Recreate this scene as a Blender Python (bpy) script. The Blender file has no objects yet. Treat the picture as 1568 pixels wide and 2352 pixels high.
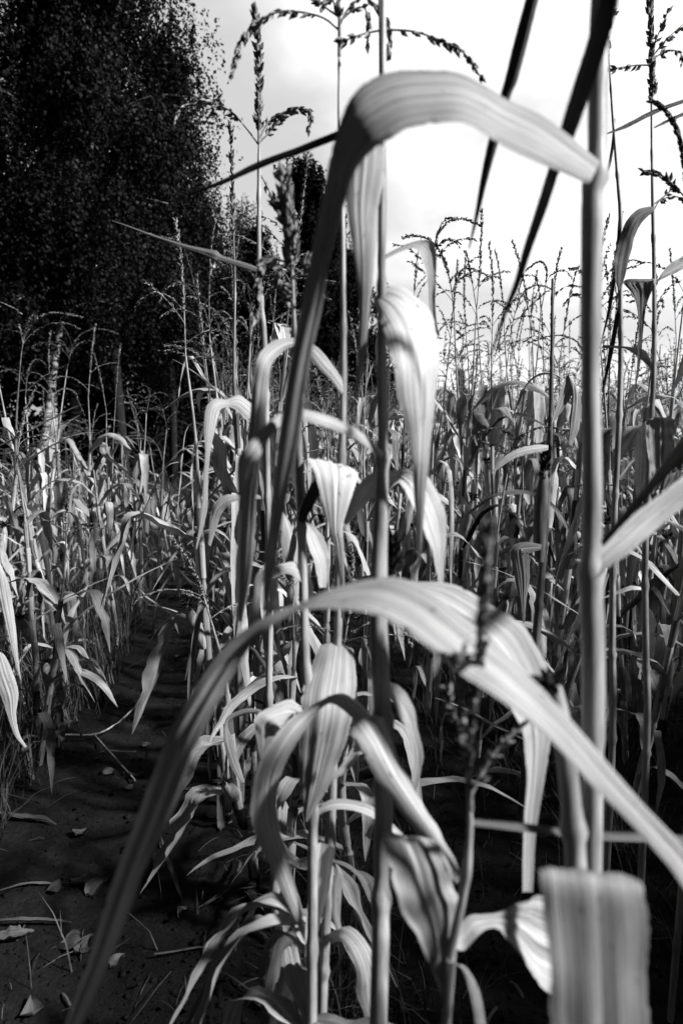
import bpy, math, random
import numpy as np
from mathutils import Vector
R = math.radians
S = bpy.context.scene
col = S.collection
random.seed(7)
rng = np.random.default_rng(7)

# ------------------------------------------------------------------ camera
CAM_H = 1.25
PITCH = R(6.4)
F = 1568.0                      # focal length in pixels of a 1568 x 2352 frame (24 mm on a 36 mm tall sensor)
cd = bpy.data.cameras.new('camera')
cam = bpy.data.objects.new('camera', cd)
col.objects.link(cam)
cam.location = (0, 0, CAM_H)
cam.rotation_euler = (R(90) - PITCH, 0, 0)
cd.sensor_fit = 'VERTICAL'
cd.sensor_height = 36
cd.lens = 24
cd.clip_start = 0.05
cd.clip_end = 2000
cd.dof.use_dof = True
cd.dof.focus_distance = 2.2
cd.dof.aperture_fstop = 4.0
S.camera = cam

# ------------------------------------------------------------------ sky
SUN_EL, SUN_AZ = R(38), R(109)     # azimuth clockwise from the view direction (+Y): from the right and a little behind
w = bpy.data.worlds.new('World')
S.world = w
w.use_nodes = True
nt = w.node_tree
nt.nodes.clear()
def N(tree, typ, **kw):
    n = tree.nodes.new(typ)
    for k, v in kw.items():
        if k == 'inp':
            for i, x in v.items():
                n.inputs[i].default_value = x
        else:
            setattr(n, k, v)
    return n
def M(tree, op, a, b=None, c=None, clamp=False):
    n = tree.nodes.new('ShaderNodeMath')
    n.operation = op
    n.use_clamp = clamp
    for i, x in enumerate((a, b, c)):
        if x is None: continue
        if isinstance(x, (int, float)): n.inputs[i].default_value = x
        else: tree.links.new(x, n.inputs[i])
    return n.outputs[0]
sky = N(nt, 'ShaderNodeTexSky', sky_type='NISHITA', sun_disc=False, sun_elevation=SUN_EL, sun_rotation=SUN_AZ)
bw = N(nt, 'ShaderNodeSeparateColor')
nt.links.new(sky.outputs[0], bw.inputs[0])
blue_sky = M(nt, 'MULTIPLY', bw.outputs[0], 0.07)          # the red channel alone, as through a deep red filter
tc = N(nt, 'ShaderNodeTexCoord')
dotn = N(nt, 'ShaderNodeVectorMath', operation='DOT_PRODUCT')
fv = Vector((0.16, 0.97, 0.20)).normalized()
dotn.inputs[1].default_value = fv
nt.links.new(tc.outputs['Generated'], dotn.inputs[0])
mr = N(nt, 'ShaderNodeMapRange', interpolation_type='SMOOTHSTEP', inp={1: 0.60, 2: 0.93, 3: 0.0, 4: 1.0})
nt.links.new(dotn.outputs['Value'], mr.inputs[0])
mp = N(nt, 'ShaderNodeMapping', inp={'Scale': (1.2, 1.2, 2.2), 'Location': (0.35, 0.1, 0.2)})
nt.links.new(tc.outputs['Generated'], mp.inputs[0])
no = N(nt, 'ShaderNodeTexNoise', inp={'Scale': 2.3, 'Detail': 5, 'Roughness': 0.45})
nt.links.new(mp.outputs[0], no.inputs[0])
cl = N(nt, 'ShaderNodeMapRange', interpolation_type='SMOOTHSTEP', inp={1: 0.36, 2: 0.60, 3: 0.43, 4: 0.80})
nt.links.new(no.outputs[0], cl.inputs[0])
cloud = M(nt, 'MULTIPLY', cl.outputs[0], 10.0)
mx = N(nt, 'ShaderNodeMix', data_type='FLOAT')
nt.links.new(mr.outputs[0], mx.inputs[0])
nt.links.new(blue_sky, mx.inputs[2])
nt.links.new(cloud, mx.inputs[3])
bg = N(nt, 'ShaderNodeBackground', inp={1: 0.10})
nt.links.new(mx.outputs[0], bg.inputs[0])
out = N(nt, 'ShaderNodeOutputWorld')
nt.links.new(bg.outputs[0], out.inputs[0])

# ------------------------------------------------------------------ sun
sd = bpy.data.lights.new('sun', 'SUN')
sd.energy = 5.0
sd.angle = R(5)          # veiled by thin cloud: soft-edged shadows
sd.color = (1, 1, 1)            # the photograph is black and white
sun = bpy.data.objects.new('sun', sd)
col.objects.link(sun)
sv = Vector((math.sin(SUN_AZ) * math.cos(SUN_EL), math.cos(SUN_AZ) * math.cos(SUN_EL), math.sin(SUN_EL)))
sun.rotation_euler = sv.to_track_quat('Z', 'Y').to_euler()
sun.location = sv * 50
S.view_settings.view_transform = 'Standard'
S.view_settings.look = 'None'
S.view_settings.exposure = 0.65
S.view_settings.gamma = 1
S.cycles.max_bounces = 6
S.cycles.diffuse_bounces = 2
S.cycles.glossy_bounces = 2
S.cycles.transmission_bounces = 3
S.cycles.transparent_max_bounces = 4
S.cycles.use_denoising = True

# ------------------------------------------------------------------ materials
def gray(v): return (v, v, v, 1)
def new_mat(name):
    m = bpy.data.materials.new(name)
    m.use_nodes = True
    t = m.node_tree
    t.nodes.clear()
    return m, t
def ramp_range(t, src, a, b, c, d):
    n = N(t, 'ShaderNodeMapRange', inp={1: a, 2: b, 3: c, 4: d})
    t.links.new(src, n.inputs[0])
    return n.outputs[0]

def leaf_material(name, lo, hi, trans=0.28, spots=True, rough=0.5):
    m, t = new_mat(name)
    uv = N(t, 'ShaderNodeUVMap')
    sep = N(t, 'ShaderNodeSeparateXYZ')
    t.links.new(uv.outputs[0], sep.inputs[0])
    oi = N(t, 'ShaderNodeObjectInfo')
    # long stripes that run along the blade
    mp = N(t, 'ShaderNodeMapping', inp={'Scale': (34, 1.3, 1)})
    t.links.new(uv.outputs[0], mp.inputs[0])
    cx = N(t, 'ShaderNodeCombineXYZ')
    t.links.new(M(t, 'MULTIPLY', oi.outputs['Random'], 50.0), cx.inputs[2])
    ad = N(t, 'ShaderNodeVectorMath', operation='ADD')
    t.links.new(mp.outputs[0], ad.inputs[0]); t.links.new(cx.outputs[0], ad.inputs[1])
    st = N(t, 'ShaderNodeTexNoise', inp={'Scale': 1.0, 'Detail': 4, 'Roughness': 0.6})
    t.links.new(ad.outputs[0], st.inputs[0])
    mp2 = N(t, 'ShaderNodeMapping', inp={'Scale': (2.2, 5.0, 1)})
    t.links.new(uv.outputs[0], mp2.inputs[0])
    ad2 = N(t, 'ShaderNodeVectorMath', operation='ADD')
    t.links.new(mp2.outputs[0], ad2.inputs[0]); t.links.new(cx.outputs[0], ad2.inputs[1])
    pa = N(t, 'ShaderNodeTexNoise', inp={'Scale': 1.0, 'Detail': 3, 'Roughness': 0.6})
    t.links.new(ad2.outputs[0], pa.inputs[0])
    v = M(t, 'ADD', M(t, 'MULTIPLY', st.outputs[0], 0.65), M(t, 'MULTIPLY', pa.outputs[0], 0.35))
    v = ramp_range(t, v, 0.36, 0.64, lo, hi)
    # midrib: a pale line down the middle
    du = M(t, 'ABSOLUTE', M(t, 'SUBTRACT', sep.outputs[0], 0.5))
    rib = ramp_range(t, du, 0.02, 0.05, 1.0, 0.0)
    v = M(t, 'ADD', v, M(t, 'MULTIPLY', rib, hi * 0.25))
    v = M(t, 'MULTIPLY', v, ramp_range(t, oi.outputs['Random'], 0, 1, 0.72, 1.12))
    if spots:
        mp3 = N(t, 'ShaderNodeMapping', inp={'Scale': (7, 30, 1)})
        t.links.new(uv.outputs[0], mp3.inputs[0])
        ad3 = N(t, 'ShaderNodeVectorMath', operation='ADD')
        t.links.new(mp3.outputs[0], ad3.inputs[0]); t.links.new(cx.outputs[0], ad3.inputs[1])
        sp = N(t, 'ShaderNodeTexNoise', inp={'Scale': 1.0, 'Detail': 2, 'Roughness': 0.5})
        t.links.new(ad3.outputs[0], sp.inputs[0])
        v = M(t, 'MULTIPLY', v, ramp_range(t, sp.outputs[0], 0.68, 0.74, 1.0, 0.45))
    v = M(t, 'MINIMUM', v, 0.85)
    c = N(t, 'ShaderNodeCombineColor')
    for i in range(3): t.links.new(v, c.inputs[i])
    bp = N(t, 'ShaderNodeBump', inp={'Strength': 0.55, 'Distance': 0.003})
    t.links.new(st.outputs[0], bp.inputs['Height'])
    p = N(t, 'ShaderNodeBsdfPrincipled', inp={'Roughness': rough})
    p.inputs['Specular IOR Level'].default_value = 0.35
    t.links.new(c.outputs[0], p.inputs['Base Color'])
    t.links.new(bp.outputs[0], p.inputs['Normal'])
    tr = N(t, 'ShaderNodeBsdfTranslucent')
    t.links.new(c.outputs[0], tr.inputs[0])
    mix = N(t, 'ShaderNodeMixShader', inp={0: trans})
    t.links.new(p.outputs[0], mix.inputs[1]); t.links.new(tr.outputs[0], mix.inputs[2])
    o = N(t, 'ShaderNodeOutputMaterial')
    t.links.new(mix.outputs[0], o.inputs[0])
    return m

def simple_material(name, lo, hi, scale=8, stretch=(1, 1, 1), rough=0.7, trans=0.0, bump=0.0, detail=4, spec=0.3, coord='Object', a=0.35, b=0.65):
    m, t = new_mat(name)
    tcn = N(t, 'ShaderNodeTexCoord')
    mp = N(t, 'ShaderNodeMapping', inp={'Scale': stretch})
    t.links.new(tcn.outputs[coord], mp.inputs[0])
    no = N(t, 'ShaderNodeTexNoise', inp={'Scale': scale, 'Detail': detail, 'Roughness': 0.6})
    t.links.new(mp.outputs[0], no.inputs[0])
    v = ramp_range(t, no.outputs[0], a, b, lo, hi)
    c = N(t, 'ShaderNodeCombineColor')
    for i in range(3): t.links.new(v, c.inputs[i])
    p = N(t, 'ShaderNodeBsdfPrincipled', inp={'Roughness': rough})
    p.inputs['Specular IOR Level'].default_value = spec
    t.links.new(c.outputs[0], p.inputs['Base Color'])
    if bump:
        bp = N(t, 'ShaderNodeBump', inp={'Strength': 0.7, 'Distance': bump})
        t.links.new(no.outputs[0], bp.inputs['Height']); t.links.new(bp.outputs[0], p.inputs['Normal'])
    o = N(t, 'ShaderNodeOutputMaterial')
    if trans:
        tr = N(t, 'ShaderNodeBsdfTranslucent'); t.links.new(c.outputs[0], tr.inputs[0])
        mix = N(t, 'ShaderNodeMixShader', inp={0: trans})
        t.links.new(p.outputs[0], mix.inputs[1]); t.links.new(tr.outputs[0], mix.inputs[2])
        t.links.new(mix.outputs[0], o.inputs[0])
    else:
        t.links.new(p.outputs[0], o.inputs[0])
    return m

M_LEAF = leaf_material('dry_leaf', 0.20, 0.54, 0.07)
M_PALE = leaf_material('pale_leaf', 0.36, 0.72, 0.06)
M_WORN = leaf_material('worn_leaf', 0.14, 0.42, 0.05)
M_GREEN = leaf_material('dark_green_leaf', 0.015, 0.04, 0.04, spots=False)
M_MIDL = leaf_material('half_green_leaf', 0.08, 0.26, 0.12)
M_STALK = simple_material('stalk', 0.14, 0.50, scale=16, stretch=(4, 4, 0.5), a=.3, b=.7, rough=0.42, bump=0.001, spec=0.4)
M_DSTALK = simple_material('dark_stalk', 0.05, 0.17, scale=14, stretch=(3, 3, 0.4), rough=0.42, bump=0.001, spec=0.4)
M_TAS = simple_material('tassel', 0.12, 0.40, scale=60, rough=0.75, trans=0.12)
M_DTAS = simple_material('dark_tassel', 0.03, 0.14, scale=60, rough=0.8)
M_COB = simple_material('husk', 0.15, 0.45, scale=30, stretch=(4, 4, 0.3), rough=0.6, bump=0.001)
M_SILK = simple_material('dark_silk', 0.01, 0.03, scale=80, rough=0.9)
M_GRASS = simple_material('dry_grass', 0.012, 0.14, scale=9, rough=0.7, trans=0.1)
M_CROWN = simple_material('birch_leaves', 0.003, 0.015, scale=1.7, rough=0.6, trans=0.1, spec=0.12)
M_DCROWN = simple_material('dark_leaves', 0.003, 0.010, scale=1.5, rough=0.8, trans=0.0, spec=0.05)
M_FALL = leaf_material('fallen_leaf', 0.05, 0.17, 0.05)
M_PEB = simple_material('pebbles', 0.05, 0.35, scale=40, rough=0.8)

def soil_material():
    m, t = new_mat('soil')
    tcn = N(t, 'ShaderNodeTexCoord')
    n1 = N(t, 'ShaderNodeTexNoise', inp={'Scale': 3.0, 'Detail': 8, 'Roughness': 0.65}); t.links.new(tcn.outputs['Object'], n1.inputs[0])
    n2 = N(t, 'ShaderNodeTexNoise', inp={'Scale': 70.0, 'Detail': 6, 'Roughness': 0.7}); t.links.new(tcn.outputs['Object'], n2.inputs[0])
    n3 = N(t, 'ShaderNodeTexVoronoi', inp={'Scale': 130.0}); t.links.new(tcn.outputs['Object'], n3.inputs[0])
    a = ramp_range(t, n1.outputs[0], 0.3, 0.7, 0.005, 0.016)
    b = ramp_range(t, n2.outputs[0], 0.3, 0.7, 0.4, 1.7)
    g = ramp_range(t, n3.outputs[0], 0.05, 0.16, 7.0, 1.0)
    n4 = N(t, 'ShaderNodeTexNoise', inp={'Scale': 160.0, 'Detail': 1}); t.links.new(tcn.outputs['Object'], n4.inputs[0])
    gm = ramp_range(t, n4.outputs[0], 0.60, 0.66, 0.0, 1.0)
    g = M(t, 'ADD', 1.0, M(t, 'MULTIPLY', gm, M(t, 'SUBTRACT', g, 1.0)))
    v = M(t, 'MULTIPLY', M(t, 'MULTIPLY', a, b), g)
    c = N(t, 'ShaderNodeCombineColor')
    for i in range(3): t.links.new(v, c.inputs[i])
    h = M(t, 'ADD', M(t, 'MULTIPLY', n2.outputs[0], 1.0), M(t, 'MULTIPLY', n1.outputs[0], 1.5))
    bp = N(t, 'ShaderNodeBump', inp={'Strength': 0.9, 'Distance': 0.012}); t.links.new(h, bp.inputs['Height'])
    p = N(t, 'ShaderNodeBsdfPrincipled', inp={'Roughness': 0.85})
    p.inputs['Specular IOR Level'].default_value = 0.2
    t.links.new(c.outputs[0], p.inputs['Base Color']); t.links.new(bp.outputs[0], p.inputs['Normal'])
    o = N(t, 'ShaderNodeOutputMaterial'); t.links.new(p.outputs[0], o.inputs[0])
    return m
def bark_material():
    m, t = new_mat('birch_bark')
    tcn = N(t, 'ShaderNodeTexCoord')
    mp = N(t, 'ShaderNodeMapping', inp={'Scale': (1.2, 1.2, 9)}); t.links.new(tcn.outputs['Object'], mp.inputs[0])
    n1 = N(t, 'ShaderNodeTexNoise', inp={'Scale': 2.0, 'Detail': 5, 'Roughness': 0.7}); t.links.new(mp.outputs[0], n1.inputs[0])
    v = ramp_range(t, n1.outputs[0], 0.45, 0.52, 0.02, 0.42)
    c = N(t, 'ShaderNodeCombineColor')
    for i in range(3): t.links.new(v, c.inputs[i])
    p = N(t, 'ShaderNodeBsdfPrincipled', inp={'Roughness': 0.7})
    t.links.new(c.outputs[0], p.inputs['Base Color'])
    o = N(t, 'ShaderNodeOutputMaterial'); t.links.new(p.outputs[0], o.inputs[0])
    return m
M_SOIL = soil_material()
M_BARK = bark_material()
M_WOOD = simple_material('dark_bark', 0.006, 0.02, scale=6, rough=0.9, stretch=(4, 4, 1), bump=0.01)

# ------------------------------------------------------------------ mesh helpers
class MB:
    """collects vertices, faces, uvs"""
    def __init__(s): s.v = []; s.f = []; s.uv = []; s.n = 0; s.mi = []; s.cur = 0
    def add(s, verts, faces, uvs=None):
        verts = np.asarray(verts, float).reshape(-1, 3)
        faces = np.asarray(faces, int)
        if uvs is None: uvs = np.zeros((len(verts), 2))
        s.v.append(verts); s.f.append(faces + s.n); s.uv.append(np.asarray(uvs, float).reshape(-1, 2))
        s.mi.append(np.full(len(faces), s.cur))
        s.n += len(verts)
    def arrays(s):
        return np.concatenate(s.v), np.concatenate(s.f), np.concatenate(s.uv), np.concatenate(s.mi)
    def mesh(s, name, mats, smooth=True):
        v, f, uv, mi = s.arrays()
        return mesh_from(name, v, f, uv, mi, mats, smooth)
def mesh_from(name, v, f, uv, mi, mats, smooth=True):
    me = bpy.data.meshes.new(name)
    me.vertices.add(len(v)); me.vertices.foreach_set('co', v.astype(np.float32).ravel())
    k = f.shape[1]
    me.loops.add(f.size); me.loops.foreach_set('vertex_index', f.astype(np.int32).ravel())
    me.polygons.add(len(f)); me.polygons.foreach_set('loop_start', np.arange(0, f.size, k, dtype=np.int32))
    me.polygons.foreach_set('loop_total', np.full(len(f), k, dtype=np.int32))
    me.polygons.foreach_set('material_index', mi.astype(np.int32))
    me.polygons.foreach_set('use_smooth', np.full(len(f), smooth))
    l = me.uv_layers.new(name='UVMap')
    l.data.foreach_set('uv', uv[f.ravel()].astype(np.float32).ravel())
    for m in (mats if isinstance(mats, (list, tuple)) else [mats]): me.materials.append(m)
    me.update(calc_edges=True)
    me.validate()
    return me
def link(name, data, parent=None, loc=None):
    o = bpy.data.objects.new(name, data)
    col.objects.link(o)
    if parent is not None: o.parent = parent
    if loc is not None: o.location = loc
    return o
def tag(o, label=None, cat=None, group=None, kind=None):
    if label: o['label'] = label
    if cat: o['category'] = cat
    if group: o['group'] = group
    if kind: o['kind'] = kind
    return o

def P(x, y, d):
    """pixel (of the 1568 x 2352 view) at a distance d along the view axis -> world point"""
    cp, sp = math.cos(PITCH), math.sin(PITCH)
    u = (x - 784) / F; v = (y - 1176) / F
    return np.array([d * u, d * (cp - v * sp), CAM_H + d * (-sp - v * cp)])
def ground_depth(y):
    return CAM_H / (math.sin(PITCH) + (y - 1176) / F * math.cos(PITCH))

def catmull(pts, n):
    pts = np.asarray(pts, float)
    k = len(pts)
    if k == 2: 
        t = np.linspace(0, 1, n)[:, None]
        return pts[0] * (1 - t) + pts[1] * t
    # parameter by chord length
    seg = np.linalg.norm(np.diff(pts[:, :3], axis=0), axis=1) + 1e-6
    cum = np.concatenate([[0], np.cumsum(seg)]) / seg.sum()
    P0 = np.concatenate([[2 * pts[0] - pts[1]], pts, [2 * pts[-1] - pts[-2]]])
    out = []
    for t in np.linspace(0, 1, n):
        i = min(max(np.searchsorted(cum, t) - 1, 0), k - 2)
        u = (t - cum[i]) / (cum[i + 1] - cum[i])
        a, b, c, d = P0[i], P0[i + 1], P0[i + 2], P0[i + 3]
        out.append(0.5 * ((2 * b) + (-a + c) * u + (2 * a - 5 * b + 4 * c - d) * u * u + (-a + 3 * b - 3 * c + d) * u ** 3))
    return np.array(out)

def grid_faces(n, m):
    i = np.arange(n - 1)[:, None] * m + np.arange(m - 1)[None, :]
    i = i.ravel()
    return np.stack([i, i + 1, i + m + 1, i + m], 1)

def tube(mb, pts, rad, sides=8, nodes=None):
    pts = np.asarray(pts, float); n = len(pts)
    rad = np.broadcast_to(rad, (n,))
    tan = np.gradient(pts, axis=0)
    tan /= np.linalg.norm(tan, axis=1)[:, None] + 1e-9
    ref = np.array([0.0, 1.0, 0.0])
    u = np.cross(tan, ref); bad = np.linalg.norm(u, axis=1) < 0.2
    u[bad] = np.cross(tan[bad], np.array([1.0, 0, 0]))
    u /= np.linalg.norm(u, axis=1)[:, None]
    v = np.cross(tan, u)
    a = np.linspace(0, 2 * math.pi, sides, endpoint=False)
    ring = pts[:, None, :] + rad[:, None, None] * (np.cos(a)[None, :, None] * u[:, None, :] + np.sin(a)[None, :, None] * v[:, None, :])
    i = (np.arange(n - 1)[:, None] * sides + np.arange(sides)[None, :])
    j = (np.arange(n - 1)[:, None] * sides + (np.arange(sides)[None, :] + 1) % sides)
    f = np.stack([i, j, j + sides, i + sides], 2).reshape(-1, 4)
    uv = np.stack(np.broadcast_arrays(np.linspace(0, 1, sides)[None, :], np.linspace(0, 1, n)[:, None]), 2).reshape(-1, 2)
    mb.add(ring.reshape(-1, 3), f, uv)

def stalk_pts(ctrl, radii, spacing=0.16, first=0.0, nodes=None):
    """resample a stalk; every node swells a little"""
    ctrl = np.asarray(ctrl, float)
    L = np.linalg.norm(np.diff(ctrl, axis=0), axis=1).sum()
    n = max(8, int(L / 0.012))
    c = catmull(np.concatenate([ctrl, np.asarray(radii, float)[:, None]], 1), n)
    s = np.linspace(0, L, n)
    ph = ((s - first) / spacing) % 1.0
    dist = np.minimum(ph, 1 - ph) * spacing
    if nodes is not None:
        dn = np.asarray(nodes)[None, :] - c[:, 2][:, None]
        dist = np.min(np.abs(dn), axis=1)
        c[:, 3] *= 1 + .13 * ((dn > 0) & (dn < .15)).any(axis=1)
    r = c[:, 3] * (1 + 0.38 * np.exp(-(dist / 0.008) ** 2) - 0.05 * np.exp(-((dist - 0.022) / 0.008) ** 2))
    return c[:, :3], r

def ribbon(mb, Lp, Rp, m=8, cup=0.12, fold=0.0, ripple=0.0, seed=0, vlen=None, ribs=0.0):
    """blade between two edges (n x 3 each); curved across, wavy at its margins"""
    Lp, Rp = np.asarray(Lp), np.asarray(Rp)
    n = len(Lp)
    mid = (Lp + Rp) / 2
    along = np.gradient(mid, axis=0)
    across = Rp - Lp
    w_ = np.linalg.norm(across, axis=1)
    nr = np.cross(along, across)
    nr /= np.linalg.norm(nr, axis=1)[:, None] + 1e-9
    for i in range(1, n):
        if np.dot(nr[i], nr[i - 1]) < 0 and False: nr[i] *= -1
    k = np.array([0.1, 0.2, 0.4, 0.2, 0.1])
    for _ in range(2):
        pad = np.concatenate([nr[:1], nr[:1], nr, nr[-1:], nr[-1:]])
        nr = sum(k[j] * pad[j:j + n] for j in range(5))
    t = np.linspace(0, 1, m)
    q = 2 * t - 1
    r = random.Random(seed)
    ph = [r.uniform(0, 6.28) for _ in range(6)]
    s = np.linspace(0, 1, n)
    if hasattr(fold, '__len__'): fold = np.interp(s, np.linspace(0, 1, len(fold)), fold)
    prof = cup * (1 - q ** 2)[None, :] + (fold * np.ones(n))[:, None] * (1 - (q ** 2 + .01) ** .5)[None, :]
    if ripple:
        wl = np.sin(s * 23 + ph[0]) * 0.6 + np.sin(s * 41 + ph[1]) * 0.4
        wr = np.sin(s * 19 + ph[2]) * 0.6 + np.sin(s * 37 + ph[3]) * 0.4
        prof = prof + ripple * (np.clip(-q, 0, 1)[None, :] ** 2 * wl[:, None] + np.clip(q, 0, 1)[None, :] ** 2 * wr[:, None])
        prof = prof + ripple * 0.25 * np.sin(q * 9 + ph[4] + np.sin(s * 5 + ph[5])[:, None] * 1.2)
    if ribs: prof = prof + ribs * (np.sin(q * 15 + ph[5])[None, :] * (.7 + .5 * np.sin(s * 4 + ph[0]))[:, None] + .6 * np.sin(q * 27 + ph[1])[None, :])
    prof = prof - 0.04 * np.exp(-(q / 0.08) ** 2)[None, :]
    V = Lp[:, None, :] * (1 - t)[None, :, None] + Rp[:, None, :] * t[None, :, None] + nr[:, None, :] * (prof * w_[:, None])[:, :, None]
    if m > 12:                      # worn margins: small nicks and a few torn notches
        for e0, e1, sg in ((0, 1, 1), (-1, -2, -1)):
            j = np.array([r.gauss(0, .006) for _ in range(n)])
            for _ in range(max(1, n // 40)):
                j[r.randrange(n)] += r.uniform(.03, .07)
            V[:, e0] += sg * across * j[:, None]; V[:, e1] += sg * across * (j * .4)[:, None]
    L = np.linalg.norm(np.diff(mid, axis=0), axis=1).sum() if vlen is None else vlen
    uv = np.stack(np.broadcast_arrays(t[None, :], (s * L * 2.2)[:, None]), 2)
    mb.add(V.reshape(-1, 3), grid_faces(n, m), uv.reshape(-1, 2))

OCT_V = np.array([[0, 0, 0], [1, 0, .42], [0, 1, .42], [-1, 0, .42], [0, -1, .42], [0, 0, 1]], float)
OCT_F = np.array([[0, 2, 1, 1], [0, 3, 2, 2], [0, 4, 3, 3], [0, 1, 4, 4], [5, 1, 2, 2], [5, 2, 3, 3], [5, 3, 4, 4], [5, 4, 1, 1]])
TRI_F = OCT_F[:, :3]
QF = np.array([[0, 1, 5, 2], [0, 3, 5, 4], [0, 2, 5, 3], [0, 4, 5, 1]])   # spikelet of four quads: light but solid
def spikelets(mb, path, dens=220, size=0.010, spread=0.55, r=None, thick=0.2, droop=0.0, lod=False):
    """small pointed spikelets set along a branch"""
    r = r or random
    path = np.asarray(path, float)
    seg = np.linalg.norm(np.diff(path, axis=0), axis=1); L = seg.sum()
    cum = np.concatenate([[0], np.cumsum(seg)])
    cnt = max(3, int(L * dens))
    s = np.sort(np.array([r.random() for _ in range(cnt)])) * L
    pos = np.stack([np.interp(s, cum, path[:, k]) for k in range(3)], 1)
    tan = np.stack([np.interp(s, cum, np.gradient(path[:, k], cum + np.arange(len(cum)) * 1e-9)) for k in range(3)], 1)
    tan /= np.linalg.norm(tan, axis=1)[:, None] + 1e-9
    rv = np.array([[r.gauss(0, 1) for _ in range(3)] for _ in range(cnt)])
    side = rv - (rv * tan).sum(1)[:, None] * tan
    side /= np.linalg.norm(side, axis=1)[:, None] + 1e-9
    d = tan + side * spread * np.array([r.uniform(0.5, 1.5) for _ in range(cnt)])[:, None]
    d[:, 2] -= droop
    d /= np.linalg.norm(d, axis=1)[:, None]
    a = np.cross(d, side + 1e-3); a /= np.linalg.norm(a, axis=1)[:, None] + 1e-9
    b = np.cross(d, a)
    sz = size * np.array([r.uniform(0.7, 1.35) for _ in range(cnt)])
    th = sz * thick
    V = pos[:, None, :] + OCT_V[None, :, 2:3] * (d * sz[:, None])[:, None, :] + OCT_V[None, :, 0:1] * (a * th[:, None])[:, None, :] + OCT_V[None, :, 1:2] * (b * th[:, None])[:, None, :]
    Fc = (QF[None] + (np.arange(cnt) * 6)[:, None, None]).reshape(-1, 4)
    mb.add(V.reshape(-1, 3), Fc)

# ------------------------------------------------------------------ a maize plant, grown from rules
def leaf_curve(r, h, az, length, wmax, th0, foldpos, sharp, endang, twist, n):
    s = np.linspace(0, 1, n)
    ang = th0 + (endang - th0) / (1 + np.exp(-(s - foldpos) * sharp))
    ang -= (endang - th0) / (1 + math.exp(foldpos * sharp))
    azs = az + np.cumsum(np.array([r.gauss(0, 0.15) for _ in range(n)]) * (14 / n) ** .5)
    ds = length / (n - 1)
    d = np.stack([np.sin(ang) * np.cos(azs), np.sin(ang) * np.sin(azs), np.cos(ang)], 1)
    p = np.concatenate([[[0, 0, 0]], np.cumsum(d[:-1] * ds, axis=0)]) + np.array([0, 0, h])
    side = np.stack([-np.sin(azs), np.cos(azs), np.zeros(n)], 1)
    up = np.cross(d, side)
    tw = twist * np.clip((s - 0.15), 0, 1) ** 1.2
    side = side * np.cos(tw)[:, None] + up * np.sin(tw)[:, None]
    wd = wmax * np.clip(0.35 + s * 4, 0, 1) * np.clip((1 - s) * 2.3, 0, 1) ** 0.75
    wd = np.maximum(wd, 0.002)
    hit = p[:, 2] < 0.012
    p[hit, 2] = 0.012 + 0.006 * np.array([r.random() for _ in range(hit.sum())])
    return p, side, wd

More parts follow.
